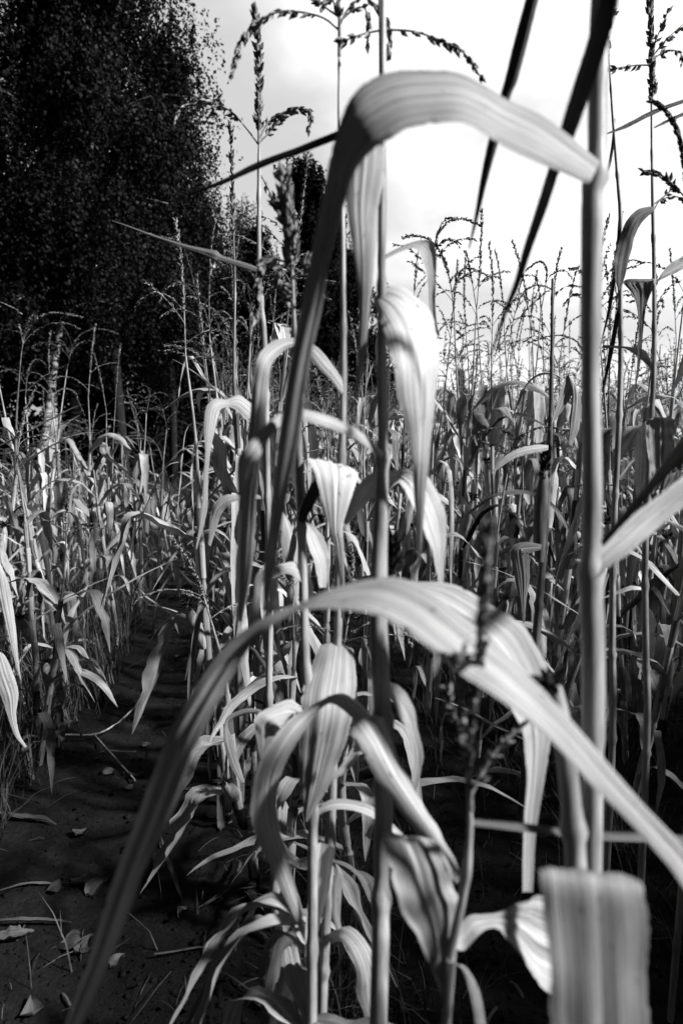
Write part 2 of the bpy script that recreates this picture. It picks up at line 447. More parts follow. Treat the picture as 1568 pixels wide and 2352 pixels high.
def grow_plant(seed, height=2.2, lod=0):
    """returns a list of (part name, MB, material)"""
    r = random.Random(seed)
    parts = []
    sk = MB()
    hs = height * r.uniform(0.76, 0.81)            # where the tassel starts
    k = 7
    lean = (r.gauss(0, 0.06), r.gauss(0, 0.06))
    bend = (r.gauss(0, .03), r.gauss(0, .03))
    zz = np.linspace(0, hs, k)
    ctrl = np.stack([lean[0] * zz + bend[0] * (zz / hs) ** 2, lean[1] * zz + bend[1] * (zz / hs) ** 2, zz], 1)
    ctrl[1:-1, :2] += np.array([[r.gauss(0, .006), r.gauss(0, .006)] for _ in range(k - 2)])
    r0 = r.uniform(0.009, 0.0125)
    rad = r0 * (1 - 0.72 * (zz / hs) ** 1.5)
    if lod == 0:
        pts, rr = stalk_pts(ctrl, rad, 0.17, 0.05)
        tube(sk, pts, rr, 8)
    else:
        pts = catmull(ctrl, 8); tube(sk, pts, np.interp(np.linspace(0, 1, 8), zz / hs, rad), 4)
    parts.append(('stalk', sk, M_STALK if r.random() < .75 else M_DSTALK))
    def at(z): return np.array([np.interp(z, ctrl[:, 2], ctrl[:, 0]), np.interp(z, ctrl[:, 2], ctrl[:, 1]), 0])
    nl = r.randint(9, 13)
    base_az = r.uniform(0, 6.28)
    n, m = ((20, 6), (10, 3), (7, 3))[lod]
    for i in range(nl):
        h = 0.12 + (hs - 0.50) * (i + r.uniform(-.25, .25)) / (nl - 1)
        h = max(0.06, h)
        az = base_az + (i % 2) * math.pi + r.gauss(0, 0.35)
        low = h / hs
        length = r.uniform(0.42, 0.78) * (1 - 0.35 * abs(low - 0.5))
        wmax = r.choice((r.uniform(0.024, 0.05), r.uniform(0.045, 0.080))) * (1 - 0.3 * low)
        kind = r.random()
        if kind < 0.62:      # sharp fold, then hangs
            prm = (r.uniform(0.45, 1.0), r.uniform(0.14, 0.38), r.uniform(18, 45), r.uniform(2.75, 3.2), r.uniform(-1.2, 1.2))
        elif kind < 0.85:    # smooth arch
            prm = (r.uniform(0.35, 0.7), r.uniform(0.35, 0.55), r.uniform(7, 12), r.uniform(2.2, 2.9), r.uniform(-0.8, 0.8))
        elif kind < 0.94:    # stiff, straight
            prm = (r.uniform(0.7, 1.2), 0.8, 5, r.uniform(1.3, 1.9), r.uniform(-0.5, 0.5)); wmax *= 0.6
        else:                # collapsed along the stalk
            prm = (r.uniform(1.8, 2.4), 0.1, 20, 3.1, r.uniform(-2, 2)); wmax *= .8
        if low < .25: wmax *= .7; length *= .8
        p, side, wd = leaf_curve(r, h, az, length, wmax, *prm, n)
        p = p + at(h)
        lb = MB()
        c = r.uniform(0.05, 0.30) * r.choice((-1, 1))
        ribbon(lb, p - side * wd[:, None] / 2, p + side * wd[:, None] / 2, m, cup=c, ripple=0.15 if lod == 0 else 0, seed=r.random())
        if lod == 0:         # the sheath that clasps the stalk below the blade
            z = np.linspace(max(0.02, h - 0.13), h + .012, 7)
            c3 = np.array([at(q) + [0, 0, q] for q in z])
            rs = np.interp(z, zz, rad) * 1.10 + 0.0016 + np.linspace(0, .0025, 7)
            a = az + math.pi + np.linspace(0.35, 5.9, 7)
            ring = c3[:, None, :] + rs[:, None, None] * np.stack([np.cos(a), np.sin(a), a * 0], 1)[None]
            uv = np.stack(np.broadcast_arrays(np.linspace(0, 1, 7)[None, :] * .4, z[:, None] * 2), 2)
            lb.add(ring.reshape(-1, 3), grid_faces(7, 7), uv.reshape(-1, 2))
        q = r.random()
        parts.append(('leaf', lb, M_LEAF if q < .62 else (M_PALE if q < .78 else (M_MIDL if q < .93 else M_GREEN))))
    # ear
    if r.random() < 0.5:
        h = hs * r.uniform(0.35, 0.5); az = base_az + r.uniform(-.5, .5)
        d = np.array([math.cos(az) * .3, math.sin(az) * .3, 1.0]); d /= np.linalg.norm(d)
        b0 = at(h) + [0, 0, h] + np.array([math.cos(az), math.sin(az), 0]) * 0.012
        ts = np.linspace(0, 1, 9 if lod == 0 else 4)
        rr = 0.021 * np.sin(np.clip(ts * 0.86 + .10, 0, 1) * math.pi) ** .6
        e = MB(); tube(e, b0 + ts[:, None] * d * 0.17, rr, 8 if lod == 0 else 4)
        parts.append(('husk', e, M_COB))
        e = MB()
        tip = b0 + d * 0.16
        spikelets(e, [tip, tip + d * 0.03], dens=1400 if lod == 0 else 400, size=0.03, spread=1.2, r=r, thick=0.08, droop=.5)
        parts.append(('silk', e, M_SILK))
    # tassel
    tb = MB()
    top = ctrl[-1]
    hl = height - hs
    dv = np.array([lean[0] + r.gauss(0, .12), lean[1] + r.gauss(0, .12), 1.0]); 
    nod = r.random() < 0.25
    ax = [top]
    a2 = r.uniform(0, 6.28)
    nn = 8
    for i in range(nn):
        q = (i / nn) ** 2 * (2.2 if nod else 0.25)
        dd = dv + np.array([math.cos(a2), math.sin(a2), -0.9]) * q
        ax.append(ax[-1] + dd / np.linalg.norm(dd) * hl / nn)
    ax = catmull(ax, 14 if lod == 0 else 6)
    tube(tb, ax, np.linspace(0.0028, 0.0012, len(ax)), 5 if lod == 0 else 3)
    cut = len(ax) // 3
    dens, size = ((430, 0.016), (300, 0.018), (90, 0.024))[lod]
    spikelets(tb, ax[cut:], dens=dens, size=size, r=r, spread=.5)
    nb = r.choice((0, 0, 2, 3, 4, 5, 6, 8))
    for i in range(nb):
        b0 = ax[int(r.uniform(1, cut + 1))]
        a = r.uniform(0, 6.28); bl = hl * r.uniform(0.34, 0.66)
        q = [b0]
        e0 = r.uniform(0.3, 0.8); e1 = r.uniform(0.9, 2.8)
        for j in range(8):
            e = e0 + (e1 - e0) * (j / 7) ** 1.3
            q.append(q[-1] + np.array([math.sin(e) * math.cos(a), math.sin(e) * math.sin(a), math.cos(e)]) * bl / 8)
        q = catmull(q, 12 if lod == 0 else 5)
        tube(tb, q, np.linspace(0.0016, 0.0008, len(q)), 4 if lod == 0 else 3)
        spikelets(tb, q[len(q) // 6:], dens=dens * .6, size=size * .9, r=r, spread=.55, droop=.35)
    parts.append(('tassel', tb, M_TAS if r.random() < .65 else M_DTAS))
    return parts

def merge(parts, name):
    mats = []
    V, Fc, U, I = [], [], [], []
    n = 0
    for nm, mb, mt in parts:
        v, f, uv, mi = mb.arrays()
        if mt not in mats: mats.append(mt)
        V.append(v); Fc.append(f + n); U.append(uv); I.append(np.full(len(f), mats.index(mt))); n += len(v)
    return np.concatenate(V), np.concatenate(Fc), np.concatenate(U), np.concatenate(I), mats

# ------------------------------------------------------------------ ground: one graded sheet out to the horizon
def vnoise(x, y, seed=0):
    xi = np.floor(x).astype(np.int64); yi = np.floor(y).astype(np.int64)
    xf = x - xi; yf = y - yi
    def h(a, b):
        n = (a * 374761393 + b * 668265263 + seed * 1442695041) & 0xffffffff
        n = ((n ^ (n >> 13)) * 1274126177) & 0xffffffff
        return ((n ^ (n >> 16)) & 0xffff) / 65535.0
    u = xf * xf * (3 - 2 * xf); v = yf * yf * (3 - 2 * yf)
    return (h(xi, yi) * (1 - u) + h(xi + 1, yi) * u) * (1 - v) + (h(xi, yi + 1) * (1 - u) + h(xi + 1, yi + 1) * u) * v
def path_mid(d): return -0.36 - 0.178 * d
def row_x(d): return 0.16 - 0.18 * d
def ground_z(x, y):
    z = 0.045 * (vnoise(x * 1.1, y * 1.1, 1) - .5) + 0.012 * (vnoise(x * 4, y * 4, 2) - .5)
    z = z + 0.006 * (vnoise(x * 13, y * 13, 3) - .5) + 0.007 * (vnoise(x * 38, y * 38, 4) - .5)
    c = np.clip(vnoise(x * 30, y * 30, 5) - .78, 0, 1) * 0.08          # clods
    z = z + c
    t = (x - path_mid(y)) / 0.22
    z = z - 0.035 * np.exp(-t * t)                                       # the trodden furrow
    far = np.clip((y - 18) / 40, 0, 1)
    z = z * (1 - far) + 0.0
    z = z + np.clip(y - 8, 0, 60) * 0.020 * np.clip((x + 1.0) / 4, 0, 1)   # the field climbs gently to the right
    return z
def gz(x, y): return float(ground_z(np.array([x]), np.array([y]))[0])
def graded(a, b, n, step):
    t = np.linspace(-1, 1, n)
    k = 6.0
    s = np.sinh(t * k) / math.sinh(k)
    return s * b
gx = np.concatenate([np.linspace(-3.2, 3.2, 420)])
gx = np.concatenate([-np.geomspace(500, 3.23, 60), gx, np.geomspace(3.23, 500, 60)])
gy = np.concatenate([-np.geomspace(60, 0.12, 20), np.linspace(-0.1, 6.0, 420), np.geomspace(6.02, 900, 130)])
X, Y = np.meshgrid(gx, gy)
Z = ground_z(X, Y)
g = MB(); g.add(np.stack([X, Y, Z], 2).reshape(-1, 3), grid_faces(len(gy), len(gx)))
o = link('ground', g.mesh('ground', M_SOIL)); o['kind'] = 'structure'

# ------------------------------------------------------------------ plants traced from the photograph, each at its own distance
def rows3(rows, d, n, tilt=0.0):
    rows = np.asarray(rows, float)
    k = len(rows)
    d = np.interp(np.linspace(0, 1, k), np.linspace(0, 1, len(d)), d) if hasattr(d, '__len__') else np.full(k, d)
    tl = np.interp(np.linspace(0, 1, k), np.linspace(0, 1, len(tilt)), tilt) if hasattr(tilt, '__len__') else np.full(k, tilt)
    L, Rr = [], []
    for (x1, y1, x2, y2), dd, tt in zip(rows[:, :4], d, tl):
        wd = math.hypot(x2 - x1, y2 - y1) / F * dd
        L.append(P(x1, y1, dd - tt * wd / 2)); Rr.append(P(x2, y2, dd + tt * wd / 2))
    c = catmull(np.concatenate([(np.array(L) + np.array(Rr)) / 2, np.array(L), np.array(Rr)], 1), n)
    return c[:, 3:6], c[:, 6:9]
def base_of(pt):
    return np.array([pt[0], pt[1], gz(pt[0], pt[1])])
def hero(label, stalk_px, depth, widths, leaves, group='tall dry maize plants nearest the camera', smat=None, spacing=0.19, first=0.0, foot=True, nodes=None):
    """stalk_px: (x, y) from the top down; widths in pixels; leaves: (rows, depth, tilt, opts)"""
    k = len(stalk_px)
    dd = np.interp(np.linspace(0, 1, k), np.linspace(0, 1, len(depth)), depth) if hasattr(depth, '__len__') else np.full(k, depth)
    pts = [P(x, y, d) for (x, y), d in zip(stalk_px, dd)]
    rad = [wd / 2 / F * d for wd, d in zip(widths, dd)]
    if foot and pts[-1][2] > 0:
        b = pts[-1].copy(); dirn = (pts[-1] - pts[-2]); dirn[1] = 0; dirn /= abs(dirn[2]); b = b + dirn * b[2]
        b[2] = gz(b[0], b[1]) - 0.02
        pts.append(b); rad.append(rad[-1])
    pts = pts[::-1]; rad = rad[::-1]
    base = base_of(pts[0])
    root = link('maize_plant', None, loc=base)
    root['label'] = label; root['category'] = 'maize plant'; root['group'] = group
    nz = None
    if nodes: nz = [P(784, y, float(dd[0]))[2] for y in nodes]
    sp, sr = stalk_pts(pts, rad, spacing, first, nz)
    mb = MB(); tube(mb, sp - base, sr, 14)
    link('stalk', mb.mesh('stalk', smat or M_STALK), root)
    for i, lf in enumerate(leaves):
        rows, d, tilt, op = lf
        n = op.get('n', max(40, 9 * len(rows)))
        L, Rr = rows3(rows, d, n, tilt)
        lb = MB()
        ribbon(lb, L - base, Rr - base, op.get('m', 23), ribs=op.get('ribs', .010), cup=op.get('cup', .12), fold=op.get('fold', 0), ripple=op.get('ripple', .035), seed=len(label) * 31 + i)
        lo = link('leaf', lb.mesh('leaf', op.get('mat', M_LEAF)), root)
        if 'label' in op: lo['label'] = op['label']
    return root, base
def low_leaves(root, base, n, seed, zmax=.55, r0=.012, reach=.45):
    """withered lower leaves that hang in twists round the foot of a stalk"""
    r = random.Random(seed)
    st = [c for c in root.children if c.name.startswith('stalk')][0]
    co = np.array([v.co for v in st.data.vertices])
    for _ in range(n):
        h = r.uniform(.12, zmax)
        b = co[np.abs(co[:, 2] - h) < .03].mean(0)
        p, side, wd = leaf_curve(r, h, r.uniform(0, 6.28), r.uniform(.7, 1.15) * reach, r.uniform(.018, .045), r.uniform(.5, 1.3), r.uniform(.1, .4), r.uniform(10, 30), r.uniform(2.6, 3.2), r.uniform(-4, 4), 26)
        p[:, :2] += b[:2]
        lb = MB(); ribbon(lb, p - side * wd[:, None] / 2, p + side * wd[:, None] / 2, 9, cup=r.uniform(-.35, .35), ripple=.22, seed=r.random())
        link('leaf', lb.mesh('leaf', r.choice((M_LEAF, M_WORN, M_MIDL))), root)
def hero_tassel(root, base, spine, d, branches=(), dens=520, size=0.011, rad=0.003, mat=None, spread=.5, thick=.24, seed=1, start=0, bsize=None, bdens=None):
    r = random.Random(seed)
    tb = MB()
    ax = catmull([P(x, y, d + (dz[0] if dz else 0)) - base for x, y, *dz in spine], 30)
    tube(tb, ax, np.linspace(rad, rad * .4, 30), 6)
    spikelets(tb, ax[start:], dens=dens, size=size, r=r, spread=spread, thick=thick)
    to = link('tassel', tb.mesh('tassel', mat or M_TAS), root)
    for br in branches:
        b = MB()
        k = len(br)
        q = catmull([P(x, y, d + (dz[0] if dz else 0)) - base for x, y, *dz in br], 24)
        tube(b, q, np.linspace(rad * .6, rad * .3, 24), 5)
        spikelets(b, q[4:], dens=bdens or dens * .45, size=bsize or size * .95, r=r, spread=.55, droop=.35, thick=thick)
        link('branch', b.mesh('branch', mat or M_TAS), to)
    return to

# --- the near plant whose stalk stands at the right of the view
RW = [(1376, 368, 1350, 425), (1309, 315, 1284, 390), (1234, 262, 1225, 360), (1169, 225, 1141, 325), (1109, 187, 1084, 295), (1050, 163, 1040, 284), (984, 160, 984, 287), (909, 162, 934, 297), (849, 182, 893, 322), (806, 225, 852, 350), (778, 290, 820, 385), (760, 350, 800, 430), (742, 430, 784, 490), (724, 520, 768, 560), (710, 600, 755, 612), (692, 700, 740, 705), (672, 800, 718, 805), (655, 900, 703, 903), (640, 1000, 688, 1000), (630, 1100, 668, 1100), (619, 1200, 650, 1200), (606, 1300, 632, 1300), (605, 1400, 611, 1400)]
root, base = hero('thick maize stalk at the right whose broad leaf arches over the top of the view',
    [(1405, -420), (1392, -200), (1379, 0), (1372, 180), (1369, 392), (1360, 430), (1358, 600), (1355, 850), (1359, 1130), (1356, 1320), (1361, 1500), (1361, 1700), (1357, 2000), (1350, 2350)],
    0.60, [30, 36, 40, 41, 43, 44, 43, 42, 44, 48, 46, 46, 46, 48],
    [(RW, [0.575, .56, .54, .53, .53, .55, .58, .6, .6, .6, .6], [-.9, -1.0, -.8, -.5, -.2, -.4, -1.2, -1.5, -1.5], dict(cup=.06, fold=[0, 0, 0, 0, .05, .12, .2, .22, .22, .22, .22], mat=M_WORN, n=190, ripple=.04, label='broad pale leaf arching left and hanging down')),
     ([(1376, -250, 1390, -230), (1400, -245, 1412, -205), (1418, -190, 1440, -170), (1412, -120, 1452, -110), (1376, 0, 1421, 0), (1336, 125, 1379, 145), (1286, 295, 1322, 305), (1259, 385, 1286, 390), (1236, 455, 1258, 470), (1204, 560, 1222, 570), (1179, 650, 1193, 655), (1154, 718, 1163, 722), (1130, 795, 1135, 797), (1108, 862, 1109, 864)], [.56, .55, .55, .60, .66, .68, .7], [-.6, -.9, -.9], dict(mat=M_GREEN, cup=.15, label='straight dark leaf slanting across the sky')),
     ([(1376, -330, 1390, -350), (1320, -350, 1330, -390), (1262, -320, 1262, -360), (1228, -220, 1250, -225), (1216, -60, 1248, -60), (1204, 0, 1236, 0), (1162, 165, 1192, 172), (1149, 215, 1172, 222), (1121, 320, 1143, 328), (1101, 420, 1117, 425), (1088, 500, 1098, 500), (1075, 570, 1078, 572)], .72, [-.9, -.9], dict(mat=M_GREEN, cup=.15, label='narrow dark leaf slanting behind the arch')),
     ([(1346, 2230, 1362, 2230), (1300, 2140, 1400, 2140), (1262, 2050, 1450, 2062), (1240, 2002, 1468, 2026), (1238, 1998, 1473, 2029), (1243, 2035, 1478, 2062), (1248, 2100, 1484, 2112), (1254, 2180, 1487, 2182), (1262, 2280, 1489, 2280), (1270, 2420, 1490, 2420)], [.585, .53, .47, .425, .415, .41, .41, .41, .41, .41], [0, 0, .1, .1, .1, .1, .1, .1, .1], dict(mat=M_WORN, cup=.05, ripple=.05, ribs=.007, n=90, label='broad grey leaf folded flat and hanging at the bottom right')),
     ([(1352, 1318, 1360, 1332), (1358, 1290, 1374, 1326), (1384, 1249, 1394, 1305), (1420, 1215, 1440, 1275), (1460, 1178, 1480, 1240), (1504, 1144, 1520, 1205), (1568, 1094, 1580, 1155), (1650, 1040, 1660, 1090), (1740, 1010, 1745, 1030)], [.590, .592, .605, .63, .66, .68], [-.8, -.8], dict(fold=-.10, mat=M_LEAF)),
     ], nodes=[395, 1318, -200])

# --- the middle plant
root, base = hero('slender maize stalk in the middle with a broad pale leaf hanging from its upper node',
    [(880, -330), (879, -100), (879, 0), (879, 170), (878, 400), (876, 667), (878, 1045), (870, 1300), (869, 1450), (878, 1650), (881, 1850), (876, 2020), (868, 2352)],
    [.78, .75], [12, 13, 14, 15, 16, 18, 24, 34, 42, 41, 38, 36, 36],
    [([(858, 692, 885, 662), (864, 712, 925, 660), (873, 730, 962, 683), (888, 765, 990, 722), (897, 800, 1002, 775), (908, 870, 1005, 850), (923, 935, 1000, 925), (938, 1000, 990, 990), (946, 1060, 984, 1060), (950, 1130, 977, 1130), (954, 1200, 972, 1200), (960, 1300, 965, 1305)], [.78, .74, .72, .74, .78], [.5, 1.0, 1.1, .8, .2, -.4], dict(mat=M_PALE, cup=.12, label='broad pale leaf hanging straight down')),
     ([(788, 1200, 794, 1208), (808, 1140, 820, 1180), (830, 1105, 848, 1150), (866, 1082, 880, 1128), (900, 1082, 908, 1108), (929, 1076, 915, 1108), (962, 1084, 930, 1128), (985, 1098, 950, 1160), (1008, 1132, 968, 1200), (1022, 1180, 980, 1235), (1025, 1230, 992, 1265), (1021, 1285, 1000, 1300), (1018, 1340, 1008, 1340)], [.9, .86, .82, .82, .84], [-.6, -.8, -.9, -1.0, -.8], dict(mat=M_PALE, cup=.16)),
     ([(880, 1038, 876, 1056), (820, 985, 812, 1006), (784, 968, 780, 993), (740, 950, 738, 978), (692, 940, 690, 966), (655, 945, 652, 972), (625, 962, 634, 990), (595, 992, 612, 1018), (565, 1025, 596, 1050), (546, 1056, 582, 1080), (545, 1110, 570, 1120), (552, 1170, 560, 1175)], [.75, .64, .62, .60, .62], [-.9, -.6, .2], dict(cup=.14, mat=M_PALE)),
     ([(878, 250, 880, 270), (845, 275, 868, 330), (800, 320, 886, 345), (793, 400, 884, 400), (797, 480, 868, 480), (808, 560, 862, 555), (818, 640, 856, 640), (824, 720, 848, 720), (822, 800, 840, 800), (817, 870, 828, 870), (811, 925, 814, 930)], [.76, .72, .74], [.2, .1, -.3], dict(cup=.13, mat=M_LEAF, ripple=.05)),
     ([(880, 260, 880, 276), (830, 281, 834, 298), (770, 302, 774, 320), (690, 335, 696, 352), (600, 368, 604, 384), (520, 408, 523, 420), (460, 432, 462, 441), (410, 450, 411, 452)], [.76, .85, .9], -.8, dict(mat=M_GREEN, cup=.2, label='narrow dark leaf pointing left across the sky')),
     ([(880, 1325, 884, 1345), (918, 1330, 920, 1350), (955, 1335, 960, 1360), (1024, 1339, 1000, 1400), (1084, 1362, 1060, 1450), (1134, 1389, 1100, 1490), (1199, 1429, 1140, 1560), (1229, 1474, 1165, 1610), (1254, 1540, 1190, 1660), (1266, 1610, 1205, 1700), (1266, 1690, 1209, 1740), (1250, 1790, 1209, 1800), (1232, 1900, 1202, 1900), (1222, 2050, 1200, 2050)], [.72, .70, .68, .70], [-.7, -.8, -.9, -.8, -.6], dict(mat=M_PALE, cup=.12, label='broad pale leaf behind the big arch')),
     ([(860, 1638, 850, 1655), (855, 1646, 828, 1664), (826, 1614, 808, 1648), (791, 1594, 786, 1630), (762, 1596, 760, 1616), (736, 1609, 735, 1630), (691, 1634, 706, 1668), (651, 1666, 678, 1712), (613, 1719, 655, 1755), (588, 1771, 640, 1801), (577, 1845, 636, 1850), (577, 1885, 642, 1900), (595, 1940, 655, 1945), (620, 1990, 668, 1995), (645, 2045, 684, 2055), (672, 2100, 694, 2105), (697, 2160, 702, 2162)], [.78, .76, .74, .76, .8], [-.7, -.6, -.2, .7, .9, .9], dict(cup=.10, fold=.08, mat=M_PALE, label='long striped leaf arching over and hanging to the lower left')),
     ([(888, 1566, 888, 1596), (910, 1572, 905, 1612), (932, 1590, 915, 1645), (950, 1625, 932, 1675), (961, 1680, 942, 1705), (972, 1735, 946, 1740), (962, 1790, 946, 1790), (950, 1830, 944, 1830)], [.76, .82], [-.7, -.7], dict(mat=M_PALE, cup=.12)),
     ], nodes=[667, 1048, 260, 1640, 2022])
# its dark ear
e = MB()
spikelets(e, [P(893, 1335, .8) - base, P(897, 1290, .8) - base, P(899, 1245, .8) - base], dens=4500, size=.018, spread=.7, thick=.16, r=random.Random(3))
link('silk', e.mesh('silk', M_SILK), root)

# --- the tall plant behind it with a wide open tassel
root, base = hero('thin tall maize stalk left of the middle one, open tassel at the top edge',
    [(779, 130), (779, 300), (786, 500), (788, 700), (789, 880), (784, 1060), (780, 1200), (778, 1400), (770, 1600), (763, 1800), (757, 1950), (745, 2200), (738, 2352)],
    [1.0, 1.0], [6, 8, 13, 14, 17, 18, 18, 19, 20, 21, 22, 22, 23],
    [([(792, 880, 784, 905), (772, 850, 758, 872), (745, 815, 732, 845), (725, 795, 712, 815), (700, 783, 694, 800), (669, 776, 669, 797), (635, 780, 645, 812), (607, 799, 628, 830), (590, 825, 620, 850), (580, 870, 617, 890), (577, 920, 613, 930), (572, 984, 604, 984), (564, 1059, 599, 1059), (552, 1134, 590, 1134), (548, 1234, 584, 1234), (547, 1334, 575, 1334), (546, 1425, 556, 1429)], [1.0, .92, .85, .85, .85], [-.8, -.6, .3, .5, -.2, -.7, -.8], dict(cup=.14, n=120, mat=M_LEAF)),
     ([(742, 1500, 812, 1504), (735, 1485, 811, 1492), (722, 1515, 815, 1520), (708, 1550, 817, 1560), (694, 1590, 817, 1600), (691, 1640, 808, 1650), (688, 1700, 792, 1708), (687, 1750, 775, 1755), (689, 1800, 755, 1805), (695, 1850, 725, 1855), (700, 1885, 706, 1887)], [1.02, .93, .94], [.2, .3, .3, .1], dict(mat=M_LEAF, cup=.10, fold=.08, ripple=.05, label='broad striped leaf folded over and hanging face on')),
     ([(765, 1780, 768, 1790), (785, 1755, 800, 1770), (810, 1718, 822, 1738), (826, 1722, 834, 1730)], .9, -.3, dict(mat=M_PALE, cup=.3)),
     ([(715, 1948, 770, 1948), (712, 1985, 764, 1985), (708, 2040, 755, 2040), (702, 2120, 735, 2120), (700, 2200, 722, 2200)], .96, .3, dict(cup=-.4, mat=M_LEAF)),
     ([(760, 1975, 764, 1990), (772, 1990, 788, 2010), (762, 2040, 784, 2050), (765, 2110, 782, 2120), (790, 2170, 800, 2165), (820, 2220, 824, 2215)], .97, .3, dict(mat=M_LEAF)),
     ], first=.1)
hero_tassel(root, base, [(779, 130), (779, 60), (778, -20), (777, -160)], 1.0, [
    [(779, 70), (740, 40), (675, 26), (630, 30), (590, 52), (556, 90), (541, 130), (535, 180)],
    [(779, 60), (800, 20), (835, -5), (870, 20), (893, 60), (893, 125)],
    [(779, 50), (812, 22), (836, 18), (846, 50), (842, 100)],
    [(779, 40), (740, 10), (700, -40), (640, -60)],
    [(779, 36), (766, 5), (752, 0), (735, 20)]], dens=700, start=9, size=.014, thick=.24)
# a tassel branch of the middle plant reaches right across the sky
root, base = hero('thin maize top just behind the middle stalk, one long tassel branch drooping to the right',
    [(868, -150), (872, 60), (874, 300), (872, 640), (874, 1000), (868, 1400), (880, 1800), (880, 2300)], .98, [5, 6, 8, 9, 12, 14, 16, 18],
    [([(872, 592, 872, 602), (905, 574, 905, 585), (935, 560, 937, 572), (962, 552, 955, 572), (988, 554, 964, 586), (1001, 580, 972, 612), (1000, 650, 981, 652), (999, 700, 984, 702), (1003, 745, 992, 745), (1010, 772, 1004, 770)], 1.0, [-.6, .3], dict(mat=M_PALE, label='pale leaf bent over at a right angle'))])
hero_tassel(root, base, [(868, -140), (866, -200), (862, -300)], .98, [
    [(872, 66), (884, 68), (949, 72), (1009, 92), (1059, 116), (1086, 150), (1104, 178)],
    [(872, 70), (834, 78), (800, 90), (786, 94)]], dens=800, size=.014, thick=.24)

# --- the plant with a long straight spike at the left of the sky
root, base = hero('maize plant left of centre with a straight upright spike and two arching side branches',
    [(595, 330), (595, 400), (595, 604), (600, 700), (607, 784), (612, 1000), (616, 1200), (620, 1400), (618, 1600), (626, 1800), (630, 2000)],
    1.3, [5, 9, 11, 12, 14, 15, 15, 15, 16, 17, 18],
    [([(600, 618, 598, 628), (592, 614, 592, 627), (550, 600, 549, 613), (512, 588, 506, 600), (498, 576, 490, 598), (475, 572, 468, 586), (425, 561, 424, 570), (350, 538, 350, 545), (300, 520, 300, 524), (257, 506, 257, 507)], 1.3, [-.9, -.6, -.2], dict(mat=M_MIDL, cup=.3, label='long narrow leaf pointing left')),
     ([(577, 928, 574, 970), (572, 924, 570, 968), (549, 906, 545, 942), (519, 917, 523, 935), (495, 915, 507, 940), (474, 935, 503, 950), (468, 984, 495, 984), (471, 1034, 484, 1034), (468, 1090, 478, 1100), (462, 1176, 475, 1176), (450, 1260, 452, 1262)], [1.3, 1.25, 1.2, 1.2], [-.8, -.5, .4, .3], dict(mat=M_LEAF, cup=.15)),
     ([(600, 1135, 600, 1146), (548, 1137, 545, 1150), (520, 1136, 527, 1160), (495, 1155, 510, 1178), (483, 1195, 500, 1205), (478, 1250, 484, 1255)], 1.3, [-.7, .3], dict(mat=M_LEAF)),
     ([(608, 1290, 604, 1310), (640, 1290, 600, 1300), (640, 1320, 592, 1330), (635, 1370, 597, 1380), (618, 1430, 604, 1440)], 1.25, [0, .4], dict(mat=M_PALE)),
     ([(620, 775, 622, 795), (640, 745, 644, 757), (668, 750, 630, 742), (668, 775, 640, 778), (664, 800, 648, 800)], 1.3, -.2, dict(mat=M_PALE)),
     ([(624, 1640, 622, 1650), (590, 1628, 588, 1640), (555, 1630, 555, 1642), (520, 1650, 524, 1660), (514, 1700, 534, 1700), (530, 1760, 550, 1755), (555, 1800, 562, 1795)], 1.3, .2, dict(mat=M_LEAF)),
     ])
hero_tassel(root, base, [(595, 330), (594, 250), (595, 150), (590, 70), (585, 28)], 1.3, [
    [(596, 335), (570, 300), (540, 265), (505, 240), (470, 230), (440, 238), (412, 255), (402, 276)],
    [(597, 318), (610, 290), (632, 268), (660, 255), (690, 250), (712, 255), (709, 292)],
    [(597, 326), (622, 300), (640, 275), (665, 258), (680, 252)],
    [(594, 395), (612, 425), (625, 455), (633, 480), (644, 500)]], dens=800, size=.018, thick=.22, start=2, seed=4, bsize=.016, bdens=260)

